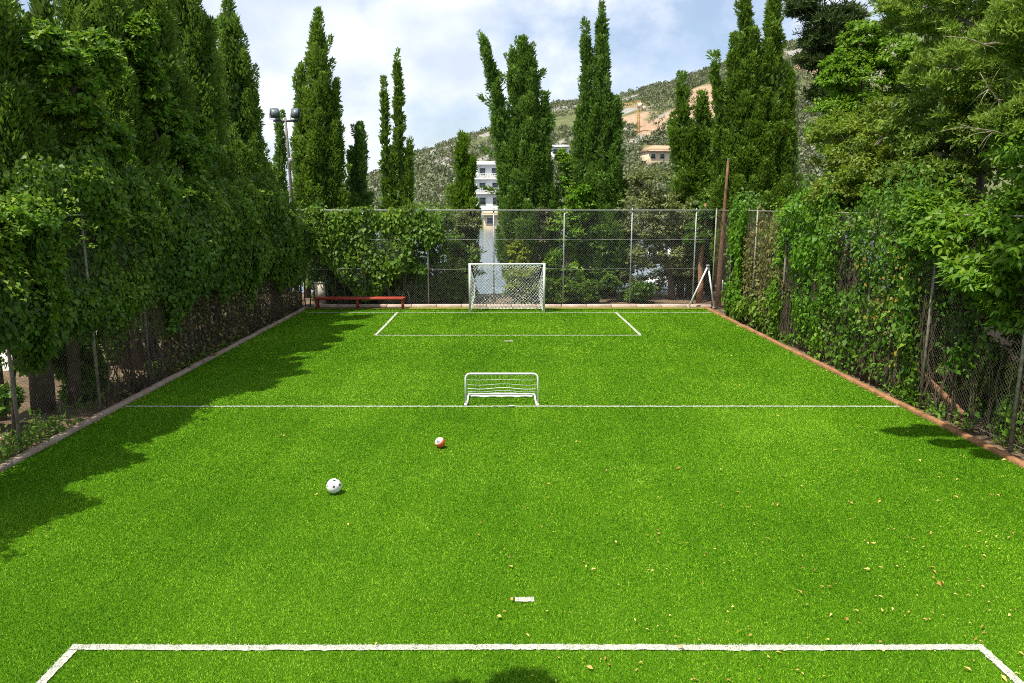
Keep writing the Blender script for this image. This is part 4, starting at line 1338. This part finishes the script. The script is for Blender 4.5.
FX = -8.06
def left_vine(nm, y0, y1, zlo, zhi, n, label, seed, mat='vine_dark', ll=.10, lw=.072, shoots=18, cat='climbing vine', stems=True, **kw):
    r = rng(seed)
    root = empty(nm, (FX, (y0+y1)/2, 0), label, cat)
    o = np.array(root.location)
    v, q, a = curtain(r, 'x', FX, y0, y1, zlo, zhi, n, ll, lw, face=1, **kw)
    parts = [(v, q, a)]
    if shoots:
        ys = r.uniform(y0+.2, y1-.2, shoots); zt = zhi(ys)
        st = np.stack([np.full(shoots, FX+.1), ys, zt - r.uniform(.1, .9, shoots)*(zt-2)*.6], 1)
        dr = unit(np.stack([r.uniform(.5, 1, shoots), r.normal(0, .6, shoots), r.uniform(-.2, .7, shoots)], 1))
        parts += tendrils(r, st, dr, .8, 34, ll, lw)
    v, q, a = join(parts)
    np_mesh('foliage', v - o, q, M[mat], root, a)
    if stems:
        tb = MB()
        for k in range(int((y1-max(y0, 14.8))*6)):
            y = r.uniform(max(y0, 14.8), y1); zt = r.uniform(1.2, 3.2); z = np.linspace(0, zt, 8)
            pts = np.stack([FX - .05 + r.normal(0, .05, 8), y + .16*np.sin(z*2.1+k) + np.cumsum(r.normal(0, .035, 8)), z], 1)
            tb.tube(pts - o, np.linspace(r.uniform(.008, .024), .004, 8), 4)
        tb.build('stem', M['twig'], root, True)
    return root

w1 = lambda y, f=.7, o_=0: wob(np.stack([y, y*0], 1), f, o_)
left_vine('climbing_vine', 6.0, 12.3, lambda y: 2.05 + .28*w1(y, 1.5), lambda y: 5.0 + .4*w1(y, .9, 1) - .9*np.clip(y-10.4, 0, 1), 46000, 'vine curtain hanging over the left fence nearest the camera, open below', 401, bulge=.75, thick=.7, lump=.8, stems=False)
left_vine('climbing_vine', 12.3, 17.6, lambda y: 1.55 + .35*w1(y, 1.3, 1), lambda y: 4.75 + .45*w1(y, .9, 2), 44000, 'broad dark vine curtain on the left fence with trunks showing under it', 402, bulge=.8, thick=.7, lump=.85)
left_vine('climbing_vine', 17.6, 23.4, lambda y: 1.5 + .4*w1(y, 1.2, 2), lambda y: 5.0 + .5*w1(y, .9, 0), 40000, 'dark vine with arching pale shoots midway along the left fence', 403, bulge=.8, thick=.7, lump=.85, shoots=26, ll=.105, lw=.078)
left_vine('climbing_vine', 23.4, 30.0, lambda y: 1.3 + .45*w1(y, 1.2, 0), lambda y: 4.5 + .4*w1(y, .9, 1), 30000, 'thin shaded vine at the far end of the left fence with bare stems', 404, bulge=.6, thick=.6, lump=.9, ll=.12, lw=.085, gaps=.12)
# drier skeleton of stems and sparse leaves below the curtain
def left_thicket(y0, y1, n, dens, label, seed):
    r = rng(seed)
    root = empty('dry_vine', (FX, (y0+y1)/2, 0), label, 'climbing vine'); o = np.array(root.location)
    tb = MB()
    for k in range(n):
        y = r.uniform(y0, y1); zt = r.uniform(.8, 2.6); z = np.linspace(0, zt, 7)
        pts = np.stack([FX - .12 + r.normal(0, .12, 7), y + np.cumsum(r.normal(0, .06, 7)), z], 1)
        tb.tube(pts - o, np.linspace(r.uniform(.006, .018), .003, 7), 4)
    tb.build('stem', M['twig'], root, True)
    m = int(dens*(y1-y0))
    pos = np.stack([FX - .15 + r.normal(0, .16, m), r.uniform(y0, y1, m), r.uniform(.05, 1, m)**1.3*2.3], 1)
    keep = wob(pos[:, 1:], 1.6, 1) > -.25
    pos = pos[keep]; m = len(pos)
    v, q, a = leaves(pos - o, unit(r.normal(0, .6, (m, 3)) + [0, 0, -.5]), unit(r.normal(0, .6, (m, 3)) + [1, 0, .4]), r.uniform(.06, .14, m), r.uniform(.04, .09, m), r.normal(.45, .25, m), r.normal(.15, .35, m))
    np_mesh('foliage', v, q, M['dry'], root, a)
left_thicket(15.2, 18, 60, 420, 'tangle of dry brown stems low on the left fence near the big trunk', 411)
left_thicket(18, 24, 170, 420, 'thicket of dry twigs and yellowing leaves midway along the left fence', 412)
left_thicket(24, 30, 150, 420, 'dry shaded stems at the far end of the left fence', 413)
# bright bush on top of the curtain near the left edge
leafy_tree('shrub', (-8.55, 12.5, 0), [(.45, 0, 3.75, .6, .6, .42), (.6, -.7, 3.7, .5, .5, .4), (.4, .6, 3.5, .45, .45, .35), (.5, .1, 3.1, .4, .7, .4), (.5, .4, 2.6, .3, .5, .35)], 'yellow green sunlit bush spilling over the fence at the left edge', 'shrub', 421, 'vine', per_lobe=42, per_clump=110, ll=.095, lw=.06, tint0=.45, odd=.16, trunk_r=.05)
leafy_tree('climbing_vine', (-8.8, 19.6, 0), [(.55, 0, 5.8, .35, .6, .6), (.7, .4, 5.0, .35, .5, .6), (.75, .2, 4.3, .35, .6, .5), (.35, -.6, 6.8, .3, .4, .7), (.3, -1.0, 7.9, .25, .35, .7), (.6, 1.2, 6.2, .25, .4, .3), (.8, .9, 5.6, .25, .45, .25)], 'bright green creeper climbing the tall left cypress', 'climbing vine', 422, 'vine', per_lobe=36, per_clump=80, ll=.13, lw=.09, tint0=.5, odd=.05)
leafy_tree('climbing_vine', (-8.9, 15.0, 0), [(.6, 0, 6.2, .4, .7, .6), (.7, .7, 5.4, .4, .7, .6), (.6, -.6, 6.9, .35, .5, .5), (.5, 1.4, 7.2, .35, .5, .6)], 'yellow flecked creeper high on the bulky left cypress', 'climbing vine', 423, 'vine', per_lobe=36, per_clump=80, ll=.12, lw=.085, tint0=.42, odd=.1)
# dark undergrowth beyond the left fence
for i, (x, y, sx, sy, sz, z, lab, mt) in enumerate((
    (-9.6, 13.1, .5, .5, .4, .4, 'small green bush at the foot of the big left trunk', 'vine'),
    (-9.4, 15.6, .5, .9, .55, .6, 'leafy bush low behind the left fence beside the dry stems', 'vine'),
    (-10.2, 19.5, .6, 1.6, 1.0, 1.1, 'shaded bush behind the middle of the left fence', 'vine_dark'),
    (-10.2, 23.0, .6, 1.6, 1.1, 1.2, 'dark bush behind the left fence near its far end', 'vine_dark'),
    (-10.0, 27.0, .6, 1.6, 1.1, 1.3, 'dense dark bush filling the far left corner', 'vine_dark'),
    (-12.2, 22.5, .7, 1.4, 1.1, 1.2, 'green roadside bush beyond the left trees', 'hedge'),
    (-12.6, 26.0, .8, 2.4, 1.3, 1.4, 'yellowish roadside bush at the far end of the pale road', 'hedge'))):
    r_ = rng(440 + i)
    leafy_tree('bush', (x, y, 0), auto_lobes(r_, 6, 0, 0, z, sx, sy, sz, .55), lab, 'bush', 450 + i, mt, per_lobe=30, per_clump=60, ll=.13, lw=.085, tint0=.4, odd=-.02, trunk_r=.06)

# ------------------------------------------------------------------ the right-hand creepers, shrubs and trees
RX = 8.66
def right_vine(nm, y0, y1, zlo, zhi, n, label, seed, mat, ll=.13, lw=.09, shoots=0, cat='climbing vine', stem_n=7, x=RX, **kw):
    r = rng(seed)
    root = empty(nm, (x, (y0+y1)/2, 0), label, cat); o = np.array(root.location)
    v, q, a = curtain(r, 'x', x, y0, y1, zlo, zhi, n, ll, lw, face=-1, **kw)
    parts = [(v, q, a)]
    if shoots:
        ys = r.uniform(y0+.2, y1-.2, shoots); zt = zhi(ys)
        st = np.stack([np.full(shoots, x-.1), ys, zt - r.uniform(0, 1.6, shoots)], 1)
        dr = unit(np.stack([-r.uniform(.4, 1, shoots), r.normal(0, .6, shoots), r.uniform(-.1, .7, shoots)], 1))
        parts += tendrils(r, st, dr, .6, 30, ll, lw, .6, .1)
    v, q, a = join(parts)
    np_mesh('foliage', v - o, q, M[mat], root, a)
    if stem_n:
        tb = MB()
        for k in range(int((y1-y0)*stem_n)):
            y = r.uniform(y0, y1); zt = r.uniform(1.5, 3.9); z = np.linspace(0, zt, 9)
            pts = np.stack([x + .05 + r.normal(0, .04, 9), y + np.cumsum(r.normal(0, .05, 9)), z], 1)
            tb.tube(pts - o, np.linspace(r.uniform(.007, .02), .004, 9), 4)
        tb.build('stem', M['twig'], root, True)
    return root

right_vine('climbing_vine', 26.3, 28.1, lambda y: .5 + .2*w1(y, 3), lambda y: 4.3 + .2*w1(y, 3, 1), 4600, 'narrow column of bright ivy right beside the rusty pole', 501, 'ivy_bright', bulge=.28, thick=.3, lump=1.6, stem_n=4)
right_vine('dry_vine', 22.2, 26.6, lambda y: .1 + 0*y, lambda y: 3.7 + .25*w1(y, 2, 1), 4200, 'thin brownish creeper through which the far right fence shows', 502, 'dry', ll=.11, lw=.06, bulge=.12, thick=.25, lump=1.5, gaps=.45, stem_n=22, tint0=.4, odd=.2)
right_vine('climbing_vine', 22.5, 28.2, lambda y: .02 + 0*y, lambda y: 1.2 + .5*w1(y, 1.3, 0), 3600, 'low green leaves along the foot of the far right fence', 503, 'hedge', ll=.13, lw=.08, bulge=.2, thick=.3, lump=1.4, gaps=.2, stem_n=0, tint0=.4)
right_vine('climbing_vine', 19.4, 23.2, lambda y: .0 + 0*y, lambda y: 4.2 + .35*w1(y, 1.8, 1), 8200, 'dense bright green creeper covering the middle of the right fence', 504, 'ivy_bright', ll=.115, lw=.08, bulge=.26, thick=.4, lump=1.3, shoots=8, stem_n=14, gaps=.36)
right_vine('climbing_vine', 15.3, 19.4, lambda y: .1 + .0*y, lambda y: 4.1 + .4*w1(y, 1.8, 2), 9200, 'leafy creeper on the right fence with fading brown leaves at its near edge', 505, 'vine', ll=.10, lw=.068, bulge=.24, thick=.45, lump=1.3, shoots=12, stem_n=22, gaps=.50)
right_vine('dry_vine', 14.5, 17.2, lambda y: .7 + .0*y, lambda y: 3.6 + .3*w1(y, 1.8, 2), 170, 'patch of rusty dying leaves on the right fence', 506, 'rusty_leaf', ll=.07, lw=.045, bulge=.42, thick=.2, lump=1.5, stem_n=5, gaps=.62, tint0=.4, odd=.1)
right_vine('climbing_vine', 13.6, 15.6, lambda y: .0 + 0*y, lambda y: 1.1 + .3*w1(y, 2.2, 0) + 1.6*np.clip(y-14.4, 0, 1), 2200, 'sprig of creeper on the right fence just above the leaning plank', 507, 'vine', ll=.11, lw=.075, bulge=.3, thick=.35, lump=1.6, stem_n=6, gaps=.3)

def near_bough(name, loc, lobes, label, cat, seed, mat, **kw):
    return leafy_tree(name, loc, lobes, label, cat, seed, mat, **kw)
# big-leaved tree that leans over the fence at the right edge
leafy_tree('broadleaf_tree', (9.9, 12.6, 0), [(-.9, -.3, 3.55, .8, .9, .5), (-.6, .7, 3.9, .8, .8, .5), (-1.1, .6, 2.9, .6, .9, .4), (-.7, -.9, 2.95, .7, .7, .4), (-.3, 0, 4.4, .9, 1.1, .5), (-1.0, 1.6, 3.4, .55, .7, .5), (-.9, .2, 2.3, .4, .7, .3), (-1.0, 2.3, 3.6, .6, .7, .45), (-.9, 3.0, 3.9, .6, .7, .5), (-.2, .8, 5.1, .8, 1.0, .6), (.4, -.4, 5.4, .9, 1.0, .6), (.5, 1.6, 5.2, .9, 1.0, .6)],
           'broad leaved tree leaning over the right fence near the right edge of the photo', 'tree', 601, 'broad', per_lobe=40, per_clump=70, csize=.3, ll=.15, lw=.07, tint0=.42, odd=-.02, droop=.55, trunk_r=.12, bark='bark_grey',
           trunk_pts=[(0, 0, -.1), (-.1, .1, 1.4), (-.25, .2, 2.6), (-.4, .2, 3.6)])
# shaded shrubs and trunks behind the right fence
for i, (x, y, sx, sy, sz, z, lab, mt, ll) in enumerate((
    (10.6, 11.2, .8, 1.2, 1.2, 1.3, 'shaded bush behind the fence at the right edge', 'vine_dark', .13),
    (10.9, 13.6, .9, 1.3, 1.4, 1.5, 'dark bush behind the leaning plank', 'vine_dark', .13),
    (10.6, 16.4, .8, 1.4, 1.4, 1.6, 'dark bush behind the rusty leaves on the right fence', 'vine_dark', .14),
    (10.4, 19.4, .8, 1.5, 1.6, 1.8, 'dense bush behind the leafy creeper on the right fence', 'vine', .14),
    (10.4, 22.6, .8, 1.6, 1.7, 1.9, 'dense bush behind the bright middle creeper', 'vine', .14),
    (10.3, 26.2, .8, 1.8, 1.8, 1.9, 'dark tall bush behind the thin brownish creeper', 'cypress_deep', .15),
    (10.2, 29.8, .8, 1.4, 1.8, 2.0, 'dark bush in the far right corner behind the ivy column', 'cypress_deep', .15),
    (12.6, 17.0, 1.0, 2.4, 2.0, 2.2, 'big dark bush deep behind the right fence', 'vine_dark', .16),
    (12.6, 12.5, 1.0, 2.2, 1.9, 2.1, 'big dark bush deep behind the right edge', 'vine_dark', .15))):
    r_ = rng(620 + i)
    leafy_tree('bush', (x, y, 0), auto_lobes(r_, 8, 0, 0, z, sx, sy, sz, .5), lab, 'bush', 640 + i, mt, per_lobe=34, per_clump=64, ll=ll, lw=ll*.66, tint0=.35, odd=-.1, trunk_r=.07)

for i, (x, y, sx, sy, sz, z, lab, mt) in enumerate((
    (9.45, 11.6, .4, .6, .5, .45, 'low bush at the foot of the fence post at the right edge', 'vine'),
    (9.6, 12.7, .45, .7, .8, .8, 'leafy bush just behind the lower end of the leaning plank', 'vine_dark'),
    (9.6, 14.6, .45, .7, .8, .8, 'leafy bush just behind the upper end of the leaning plank', 'vine_dark'),
    (9.5, 10.2, .45, .7, .8, .8, 'leafy bush behind the right fence partly cut by the photo edge', 'vine_dark'))):
    r_ = rng(660 + i)
    leafy_tree('bush', (x, y, 0), auto_lobes(r_, 7, 0, 0, z, sx, sy, sz, .55), lab, 'bush', 670 + i, mt, per_lobe=34, per_clump=60, ll=.10, lw=.065, tint0=.38, odd=-.05, trunk_r=.05)
for i, (px, Y, w, h, lab, mt) in enumerate((
    (330, 31.6, .7, .9, 'low dark bush behind the left end of the bench', 'vine_dark'),
    (372, 31.5, .7, .8, 'low leafy bush behind the middle of the bench', 'vine'),
    (418, 31.4, .8, 1.0, 'low green bush between the bench and the goal', 'vine_dark'),
    (455, 31.5, .7, 1.1, 'low dark bush just left of the goal', 'vine_dark'),
    (560, 31.4, .6, 1.0, 'low bright bush just right of the goal', 'hedge'),
    (596, 31.5, .8, 1.1, 'low dark bush at the fence between two posts right of the goal', 'vine_dark'),
    (638, 31.6, .7, .7, 'low green bush left of the olive trunk', 'vine'),
    (748, 31.2, .8, 1.2, 'low dark bush in the corner right of the rusty pole', 'vine_dark'))):
    r_ = rng(680 + i)
    leafy_tree('bush', (at(px, 206, Y)[0], Y, 0), auto_lobes(r_, 6, 0, 0, h*.55, w, .4, h*.5, .55), lab, 'bush', 690 + i, mt, per_lobe=30, per_clump=60, ll=.13, lw=.085, tint0=.38, odd=-.05, trunk_r=.05)

for i, (y, z0, z1, lab) in enumerate(((12.3, .1, 2.2, 'straggling creeper beside the fence post at the right edge'), (13.9, .1, 2.6, 'straggling creeper hanging over the leaning plank'))):
    right_vine('climbing_vine', y - .8, y + .8, lambda u: z0 + 0*u, lambda u: z1 + .4*w1(u, 2.2, 0), 900, lab, 520 + i, 'vine', ll=.09, lw=.06, bulge=.2, thick=.35, lump=1.6, stem_n=5, gaps=.35, x=8.78)

# greyish broadleaf wall above the middle of the right fence
leafy_tree('broadleaf_tree', (9.9, 20.4, 0), [(-.2, 0, 5.0, 1.0, 1.2, .8), (-.5, -1.0, 4.7, .8, .9, .7), (-.3, .8, 5.8, .9, 1.0, .8), (-.6, .2, 4.4, .7, 1.1, .6), (.2, -.6, 6.0, .9, 1.0, .7)],
           'yellow green leafy tree rising straight above the middle right creeper', 'tree', 602, 'yellow_mix', per_lobe=48, per_clump=110, csize=.25, ll=.11, lw=.055, tint0=.5, odd=.05, bark='bark_grey')
leafy_tree('broadleaf_tree', (10.4, 17.2, 0), [(-.5, 0, 5.2, .9, 1.0, .8), (-.2, .9, 5.9, .9, .9, .8), (0, -.8, 6.1, .9, .9, .8), (-.8, -.4, 4.5, .7, .9, .6), (-.6, .8, 4.7, .7, .8, .6)],
           'mixed green leafy tree above the fading creeper on the right', 'tree', 603, 'olive_mix', per_lobe=48, per_clump=110, csize=.25, ll=.105, lw=.05, tint0=.4, odd=.08, bark='bark_grey')
# bright small-leaved tree with sky behind its top
p = at(872, 90, 25.0)
leafy_tree('broadleaf_tree', (p[0], 25.0, 0), [(-.3, 0, 7.9, 1.2, 1.1, 1.1), (.5, 0, 8.9, .9, .9, .8), (-.9, 0, 6.6, 1.0, 1.0, 1.0), (.4, -.2, 6.6, 1.2, 1.0, 1.0), (-.4, .2, 9.2, .6, .6, .7), (.1, 0, 5.4, 1.2, 1.1, .8), (1.2, 0, 8.0, .9, .9, .9), (-1.1, 0, 8.3, .5, .6, .7)],
           'bright small leaved tree with sky behind its top on the right', 'tree', 604, 'broad', per_lobe=56, per_clump=90, csize=.24, ll=.12, lw=.065, tint0=.55, odd=.0, trunk_r=.13, bark='bark_grey')
# dark ragged pine with a bare lower trunk
p = at(843, 150, 27.0); x0 = p[0]
def pl(px, py, rx, ry, Y=27.0):
    q_ = at(px, py, Y); s = Y/752
    return (q_[0]-x0, 0, q_[2], rx*s, rx*s*.8, ry*s)
leafy_tree('pine_tree', (x0, 27.0, 0), [pl(800, 6, 13, 9), pl(822, 22, 20, 14), pl(838, 44, 20, 14), pl(812, 62, 14, 8), pl(838, 74, 17, 13), pl(824, 94, 15, 10), pl(842, 108, 15, 12), pl(822, -18, 22, 14), pl(834, 132, 13, 11), pl(848, 20, 14, 14), pl(850, 90, 12, 14), pl(820, 42, 16, 10), pl(846, 150, 10, 9)],
           'dark ragged pine with sky between its boughs right of the massive cypress', 'tree', 605, 'pine_dark', per_lobe=40, per_clump=100, ll=.20, lw=.04, kind='needle', tint0=.35, odd=-.1, trunk_r=.16, csize=.40, droop=-.1,
           trunk_pts=[(0, 0, -.1), (.2, 0, 3.0), (.05, 0, 5.5), (.0, 0, 8.0), (-.3, 0, 10.4)])
# feathery olive-green pines of the upper right
def right_pine(loc, lobes, label, seed, **kw):
    a_ = dict(per_lobe=60, per_clump=150, ll=.12, lw=.034, kind='needle', tint0=.55, odd=-.06, trunk_r=.17, csize=.24, droop=-.45, bark='bark_grey')
    a_.update(kw)
    return leafy_tree('pine_tree', loc, lobes, label, 'tree', seed, 'pine', **a_)
right_pine((11.2, 17.5, 0), [(-1.3, -.6, 7.0, .9, .9, .6), (-.5, .2, 7.9, 1.1, 1.0, .7), (-1.5, .6, 8.6, .9, .8, .6), (.3, -.6, 8.9, 1.1, 1.0, .7), (-.6, 0, 9.7, 1.0, .9, .6), (.6, .4, 6.6, 1.1, 1.0, .7), (-.7, -.7, 6.0, .9, .8, .5), (1.2, -.2, 7.8, 1.0, 1.0, .8)],
           'feathery olive green pine with brownish inner sprays behind the leafy tree', 701)
right_pine((11.3, 14.2, 0), [(-1.3, -.6, 6.1, .8, .9, .5), (-.6, .4, 6.9, 1.0, 1.0, .6), (-1.7, .2, 7.3, .8, .8, .5), (.2, -.3, 7.8, 1.1, 1.0, .6), (-1.0, .7, 8.2, .9, .8, .5), (-1.9, -.3, 5.5, .6, .7, .4), (-.7, -.4, 5.2, .9, .8, .4), (.4, .6, 5.6, 1.0, 1.0, .6), (.6, .2, 6.6, 1.0, 1.0, .7)],
           'sunlit feathery pine with dead boughs in the upper right corner', 702)
p = at(905, 10, 22.0)
leafy_tree('pine_tree', (p[0] + .6, 22.0, 0), [(-.5, 0, 10.2, 1.0, 1.0, .7), (.5, 0, 10.8, 1.0, 1.0, .8), (0, .2, 9.3, 1.0, .9, .7), (1.0, 0, 9.6, 1.0, 1.0, .8), (.9, 0, 8.0, 1.1, 1.0, .9)], 'dark pine crown against the sky at the top right', 'tree', 703, 'pine_dark', per_lobe=34, per_clump=80, ll=.18, lw=.04, kind='needle', tint0=.3, odd=-.1, trunk_r=.17, droop=-.2)
leafy_tree('broadleaf_tree', (13.2, 21.5, 0), [(0, 0, 5.5, 1.4, 1.6, 1.3), (0, -.5, 7.2, 1.4, 1.4, 1.2), (-.6, .5, 4.2, 1.2, 1.6, 1.0)], 'shaded leafy tree deep behind the right fence', 'tree', 704, 'vine_dark', per_lobe=60, per_clump=70, ll=.17, lw=.1, tint0=.35, odd=-.15)
leafy_tree('broadleaf_tree', (13.4, 15.5, 0), [(0, 0, 5.0, 1.4, 1.6, 1.3), (0, -.5, 6.9, 1.4, 1.4, 1.2), (-.3, .5, 8.6, 1.2, 1.4, 1.0), (-.6, 0, 3.6, 1.2, 1.6, 1.0)], 'dark leafy tree closing the view behind the upper right pine', 'tree', 705, 'vine_dark', per_lobe=60, per_clump=70, ll=.16, lw=.1, tint0=.35, odd=-.15)
# dead pale boughs
def dead_bough(loc, pts, rad, label, seed):
    root = empty('dead_branch', loc, label, 'branch'); r = rng(seed)
    pts = np.array(pts, float)
    mb = MB().tube(pts, np.linspace(rad, rad*.35, len(pts)), 8)
    for k in range(5):
        i = int(r.integers(1, len(pts)-1)); d = rand_dir(r, 1)[0]*[.5, .4, .35]
        mb.tube([pts[i], pts[i] + d*.5 + [-.05, 0, .04], pts[i] + d + [-.1, 0, 0]], [rad*.4, rad*.28, rad*.1], 8)
    mb.build('limb', M['deadwood'], root, True)
a_ = at(985, 40, 13.0)
dead_bough(a_, [(.5, .5, .05), (.1, .2, -.03), (-.3, 0, .03), (-.75, -.1, .04)], .014, 'pale dead branch poking left from the upper right pine', 1)
a_ = at(1000, 95, 13.2)
dead_bough(a_, [(.5, .5, -.25), (.1, .2, -.05), (-.2, 0, .1), (-.45, -.1, .35)], .016, 'pale dead branch slanting up inside the right pine', 2)
a_ = at(990, 128, 13.0)
dead_bough(a_, [(.7, .5, -.1), (.2, .2, -.03), (-.3, 0, .0), (-.6, -.1, .06)], .013, 'lowest pale dead branch of the right pine', 3)
a_ = at(853, 160, 21.5)
dead_bough(a_, [(.25, .2, -1.6), (.1, .1, -.7), (-.08, 0, .0), (-.2, -.1, .8)], .045, 'bare pale stem leaning left below the bright small leaved tree', 4)

# the tree by the terrace behind the camera, known only by the shadow of its bough
leafy_tree('broadleaf_tree', (-6.0, 1.0, 0), [(2.62, 1.98, 7.6, .24, .20, .15), (3.3, 2.12, 7.6, .32, .24, .2), (3.9, 1.92, 7.6, .34, .22, .2), (3.3, 1.0, 7.6, .9, .4, .3), (2.2, .3, 7.6, .7, .5, .4), (.6, -.4, 7.8, 1.0, .8, .7)],
           'terrace tree whose bough shades the turf at the bottom of the photo', 'tree', 801, 'vine', per_lobe=34, per_clump=60, ll=.14, lw=.09, trunk_r=.16, trunk_pts=[(0, 0, -.1), (.1, .1, 2.5), (.3, .4, 5), (1.0, .6, 7.0), (2.4, 1.1, 7.5)])
# the bough that shades the turf beside the right kerb
leafy_tree('broadleaf_tree', (9.9, 11.0, 0), [(-5.3, -.32, 7.3, .26, .15, .15), (-4.85, -.25, 7.35, .34, .22, .18), (-4.4, -.3, 7.3, .30, .18, .15), (-4.85, -1.0, 7.3, .24, .12, .12), (-4.5, -.98, 7.3, .2, .10, .12), (-4.45, -1.55, 7.3, .30, .14, .14), (-2.5, 0, 8.4, 1.0, .8, .5), (0, .2, 9.4, 1.4, 1.2, .9)],
           'tall tree right of the photo whose bough shades the turf by the right kerb', 'tree', 802, 'broad', per_lobe=34, per_clump=60, ll=.15, lw=.09, trunk_r=.2, trunk_pts=[(.9, 0, -.1), (.9, 0, 3), (.7, .05, 6), (.2, .1, 7.6), (-2.4, .0, 7.5), (-4.2, -.4, 7.35)])

# ------------------------------------------------------------------ weeds, ground litter, fallen leaves
def weeds():
    r = rng(900)
    P_, H_ = [], []
    for k in range(900):
        if r.uniform() < .5:
            x, y = -8.2 + r.normal(0, .25) - .1, r.uniform(9, 30)
            if x > -8.0: x = -8.15
        else:
            x, y = 8.62 + abs(r.normal(0, .2)), r.uniform(9, 30)
        if wob(np.array([[x*2, y]]), 1.0, 0)[0] < -.2: continue
        m = int(r.integers(8, 22)); h = r.uniform(.08, .38)
        c = np.array([x, y, 0]) + r.normal(0, .09, (m, 3))
        c[:, 2] = r.uniform(.02, 1, m)*h
        P_.append(c); H_.append(np.full(m, h))
    P_ = np.concatenate(P_); n = len(P_)
    v, q, a = leaves(P_, unit(r.normal(0, .7, (n, 3)) + [0, 0, .5]), unit(r.normal(0, .5, (n, 3)) + [0, 0, 1]), r.uniform(.06, .14, n), r.uniform(.03, .07, n), r.normal(.45, .22, n), r.normal(0, .2, n))
    tag(np_mesh('weeds', v, q, M['vine'], None, a), 'low green weeds growing along the feet of the side fences', 'weeds', kind='stuff')
weeds()

def fallen_leaves():
    r = rng(910)
    pts = []
    for k in range(900):                       # on the turf, thickest towards the near right
        if k < 740:
            x, y = r.uniform(0, 8.2), 5.6 + abs(r.normal(0, 3.2))
            if y > 14: continue
            if r.uniform() > .35 + .65 * (x / 8): continue
        else:
            x, y = r.uniform(-6.5, 8.2), r.uniform(5.6, 22)
            if r.uniform() > .55: continue
        pts.append((x, y, .036))
        if r.uniform() < .3: pts.append((x + r.normal(0, .12), y + r.normal(0, .1), .036))
    for k in range(420):                       # along the kerbs and under the trees
        s = r.integers(0, 3)
        if s == 0: pts.append((PX0 + abs(r.normal(0, .10)) + .02, r.uniform(7, 29), .034))
        elif s == 1: pts.append((PX1 - abs(r.normal(0, .12)) - .02, r.uniform(8, 29), .034))
        else: pts.append((PX0 - .2 - r.uniform(.05, 1.2), r.uniform(8, 29), .05))
    pos = np.array(pts); n = len(pos)
    pos[:, 2] += r.uniform(0, .012, n)
    an = r.uniform(0, 2*PI, n)
    axis = np.stack([np.cos(an), np.sin(an), r.normal(0, .22, n)], 1)
    nrm = np.stack([r.normal(0, .35, n), r.normal(0, .35, n), np.ones(n)], 1)
    sz = np.clip(r.lognormal(-3.4, .45, n), .012, .075)
    v, q, a = leaves(pos, axis, unit(nrm), sz, sz*r.uniform(.35, .6, n), r.uniform(0, 1, n), r.uniform(0, 1, n) ** 2, fold=.5)
    m = leaf_mat('fallen_leaf', (.34, .20, .05), (.66, .50, .16), (.30, .12, .04), trans=.2, rough=.7)
    tag(np_mesh('fallen_leaves', v, q, m, None, a), 'small dry yellow and tan leaves strewn over the turf', 'leaves', kind='stuff')
fallen_leaves()

# ------------------------------------------------------------------ groups of look-alikes
for o in COL.objects:
    if o.parent or 'category' not in o or 'group' in o:
        continue
    c, x, y = o['category'], o.location.x, o.location.y
    far = y > 30.25
    if o.name.startswith('cypress_tree'):
        o['group'] = 'cypresses behind the far fence' if far else 'cypresses along the left fence'
    elif o.name.startswith('pine_tree'):
        o['group'] = 'pines on the right'
    elif c == 'climbing vine':
        o['group'] = 'creepers on the left fence' if x < 0 else 'creepers on the right fence'
    elif c == 'bush':
        o['group'] = 'low bushes behind the far fence' if far else ('bushes beyond the left fence' if x < 0 else 'bushes beyond the right fence')
    elif c == 'shrub' and far:
        o['group'] = 'shrubs behind the far fence'
    elif c == 'hedge':
        o['group'] = 'hedges on the far fence'
    elif c == 'fence':
        o['group'] = 'chain link fences round the pitch'
    elif c == 'ball':
        o['group'] = 'footballs on the turf'
    elif c == 'branch':
        o['group'] = 'pale dead branches in the right trees'
    elif c == 'tree' and x > 8 and not far:
        o['group'] = 'leafy trees on the right'
    elif c == 'house':
        o['group'] = 'houses across the bay'
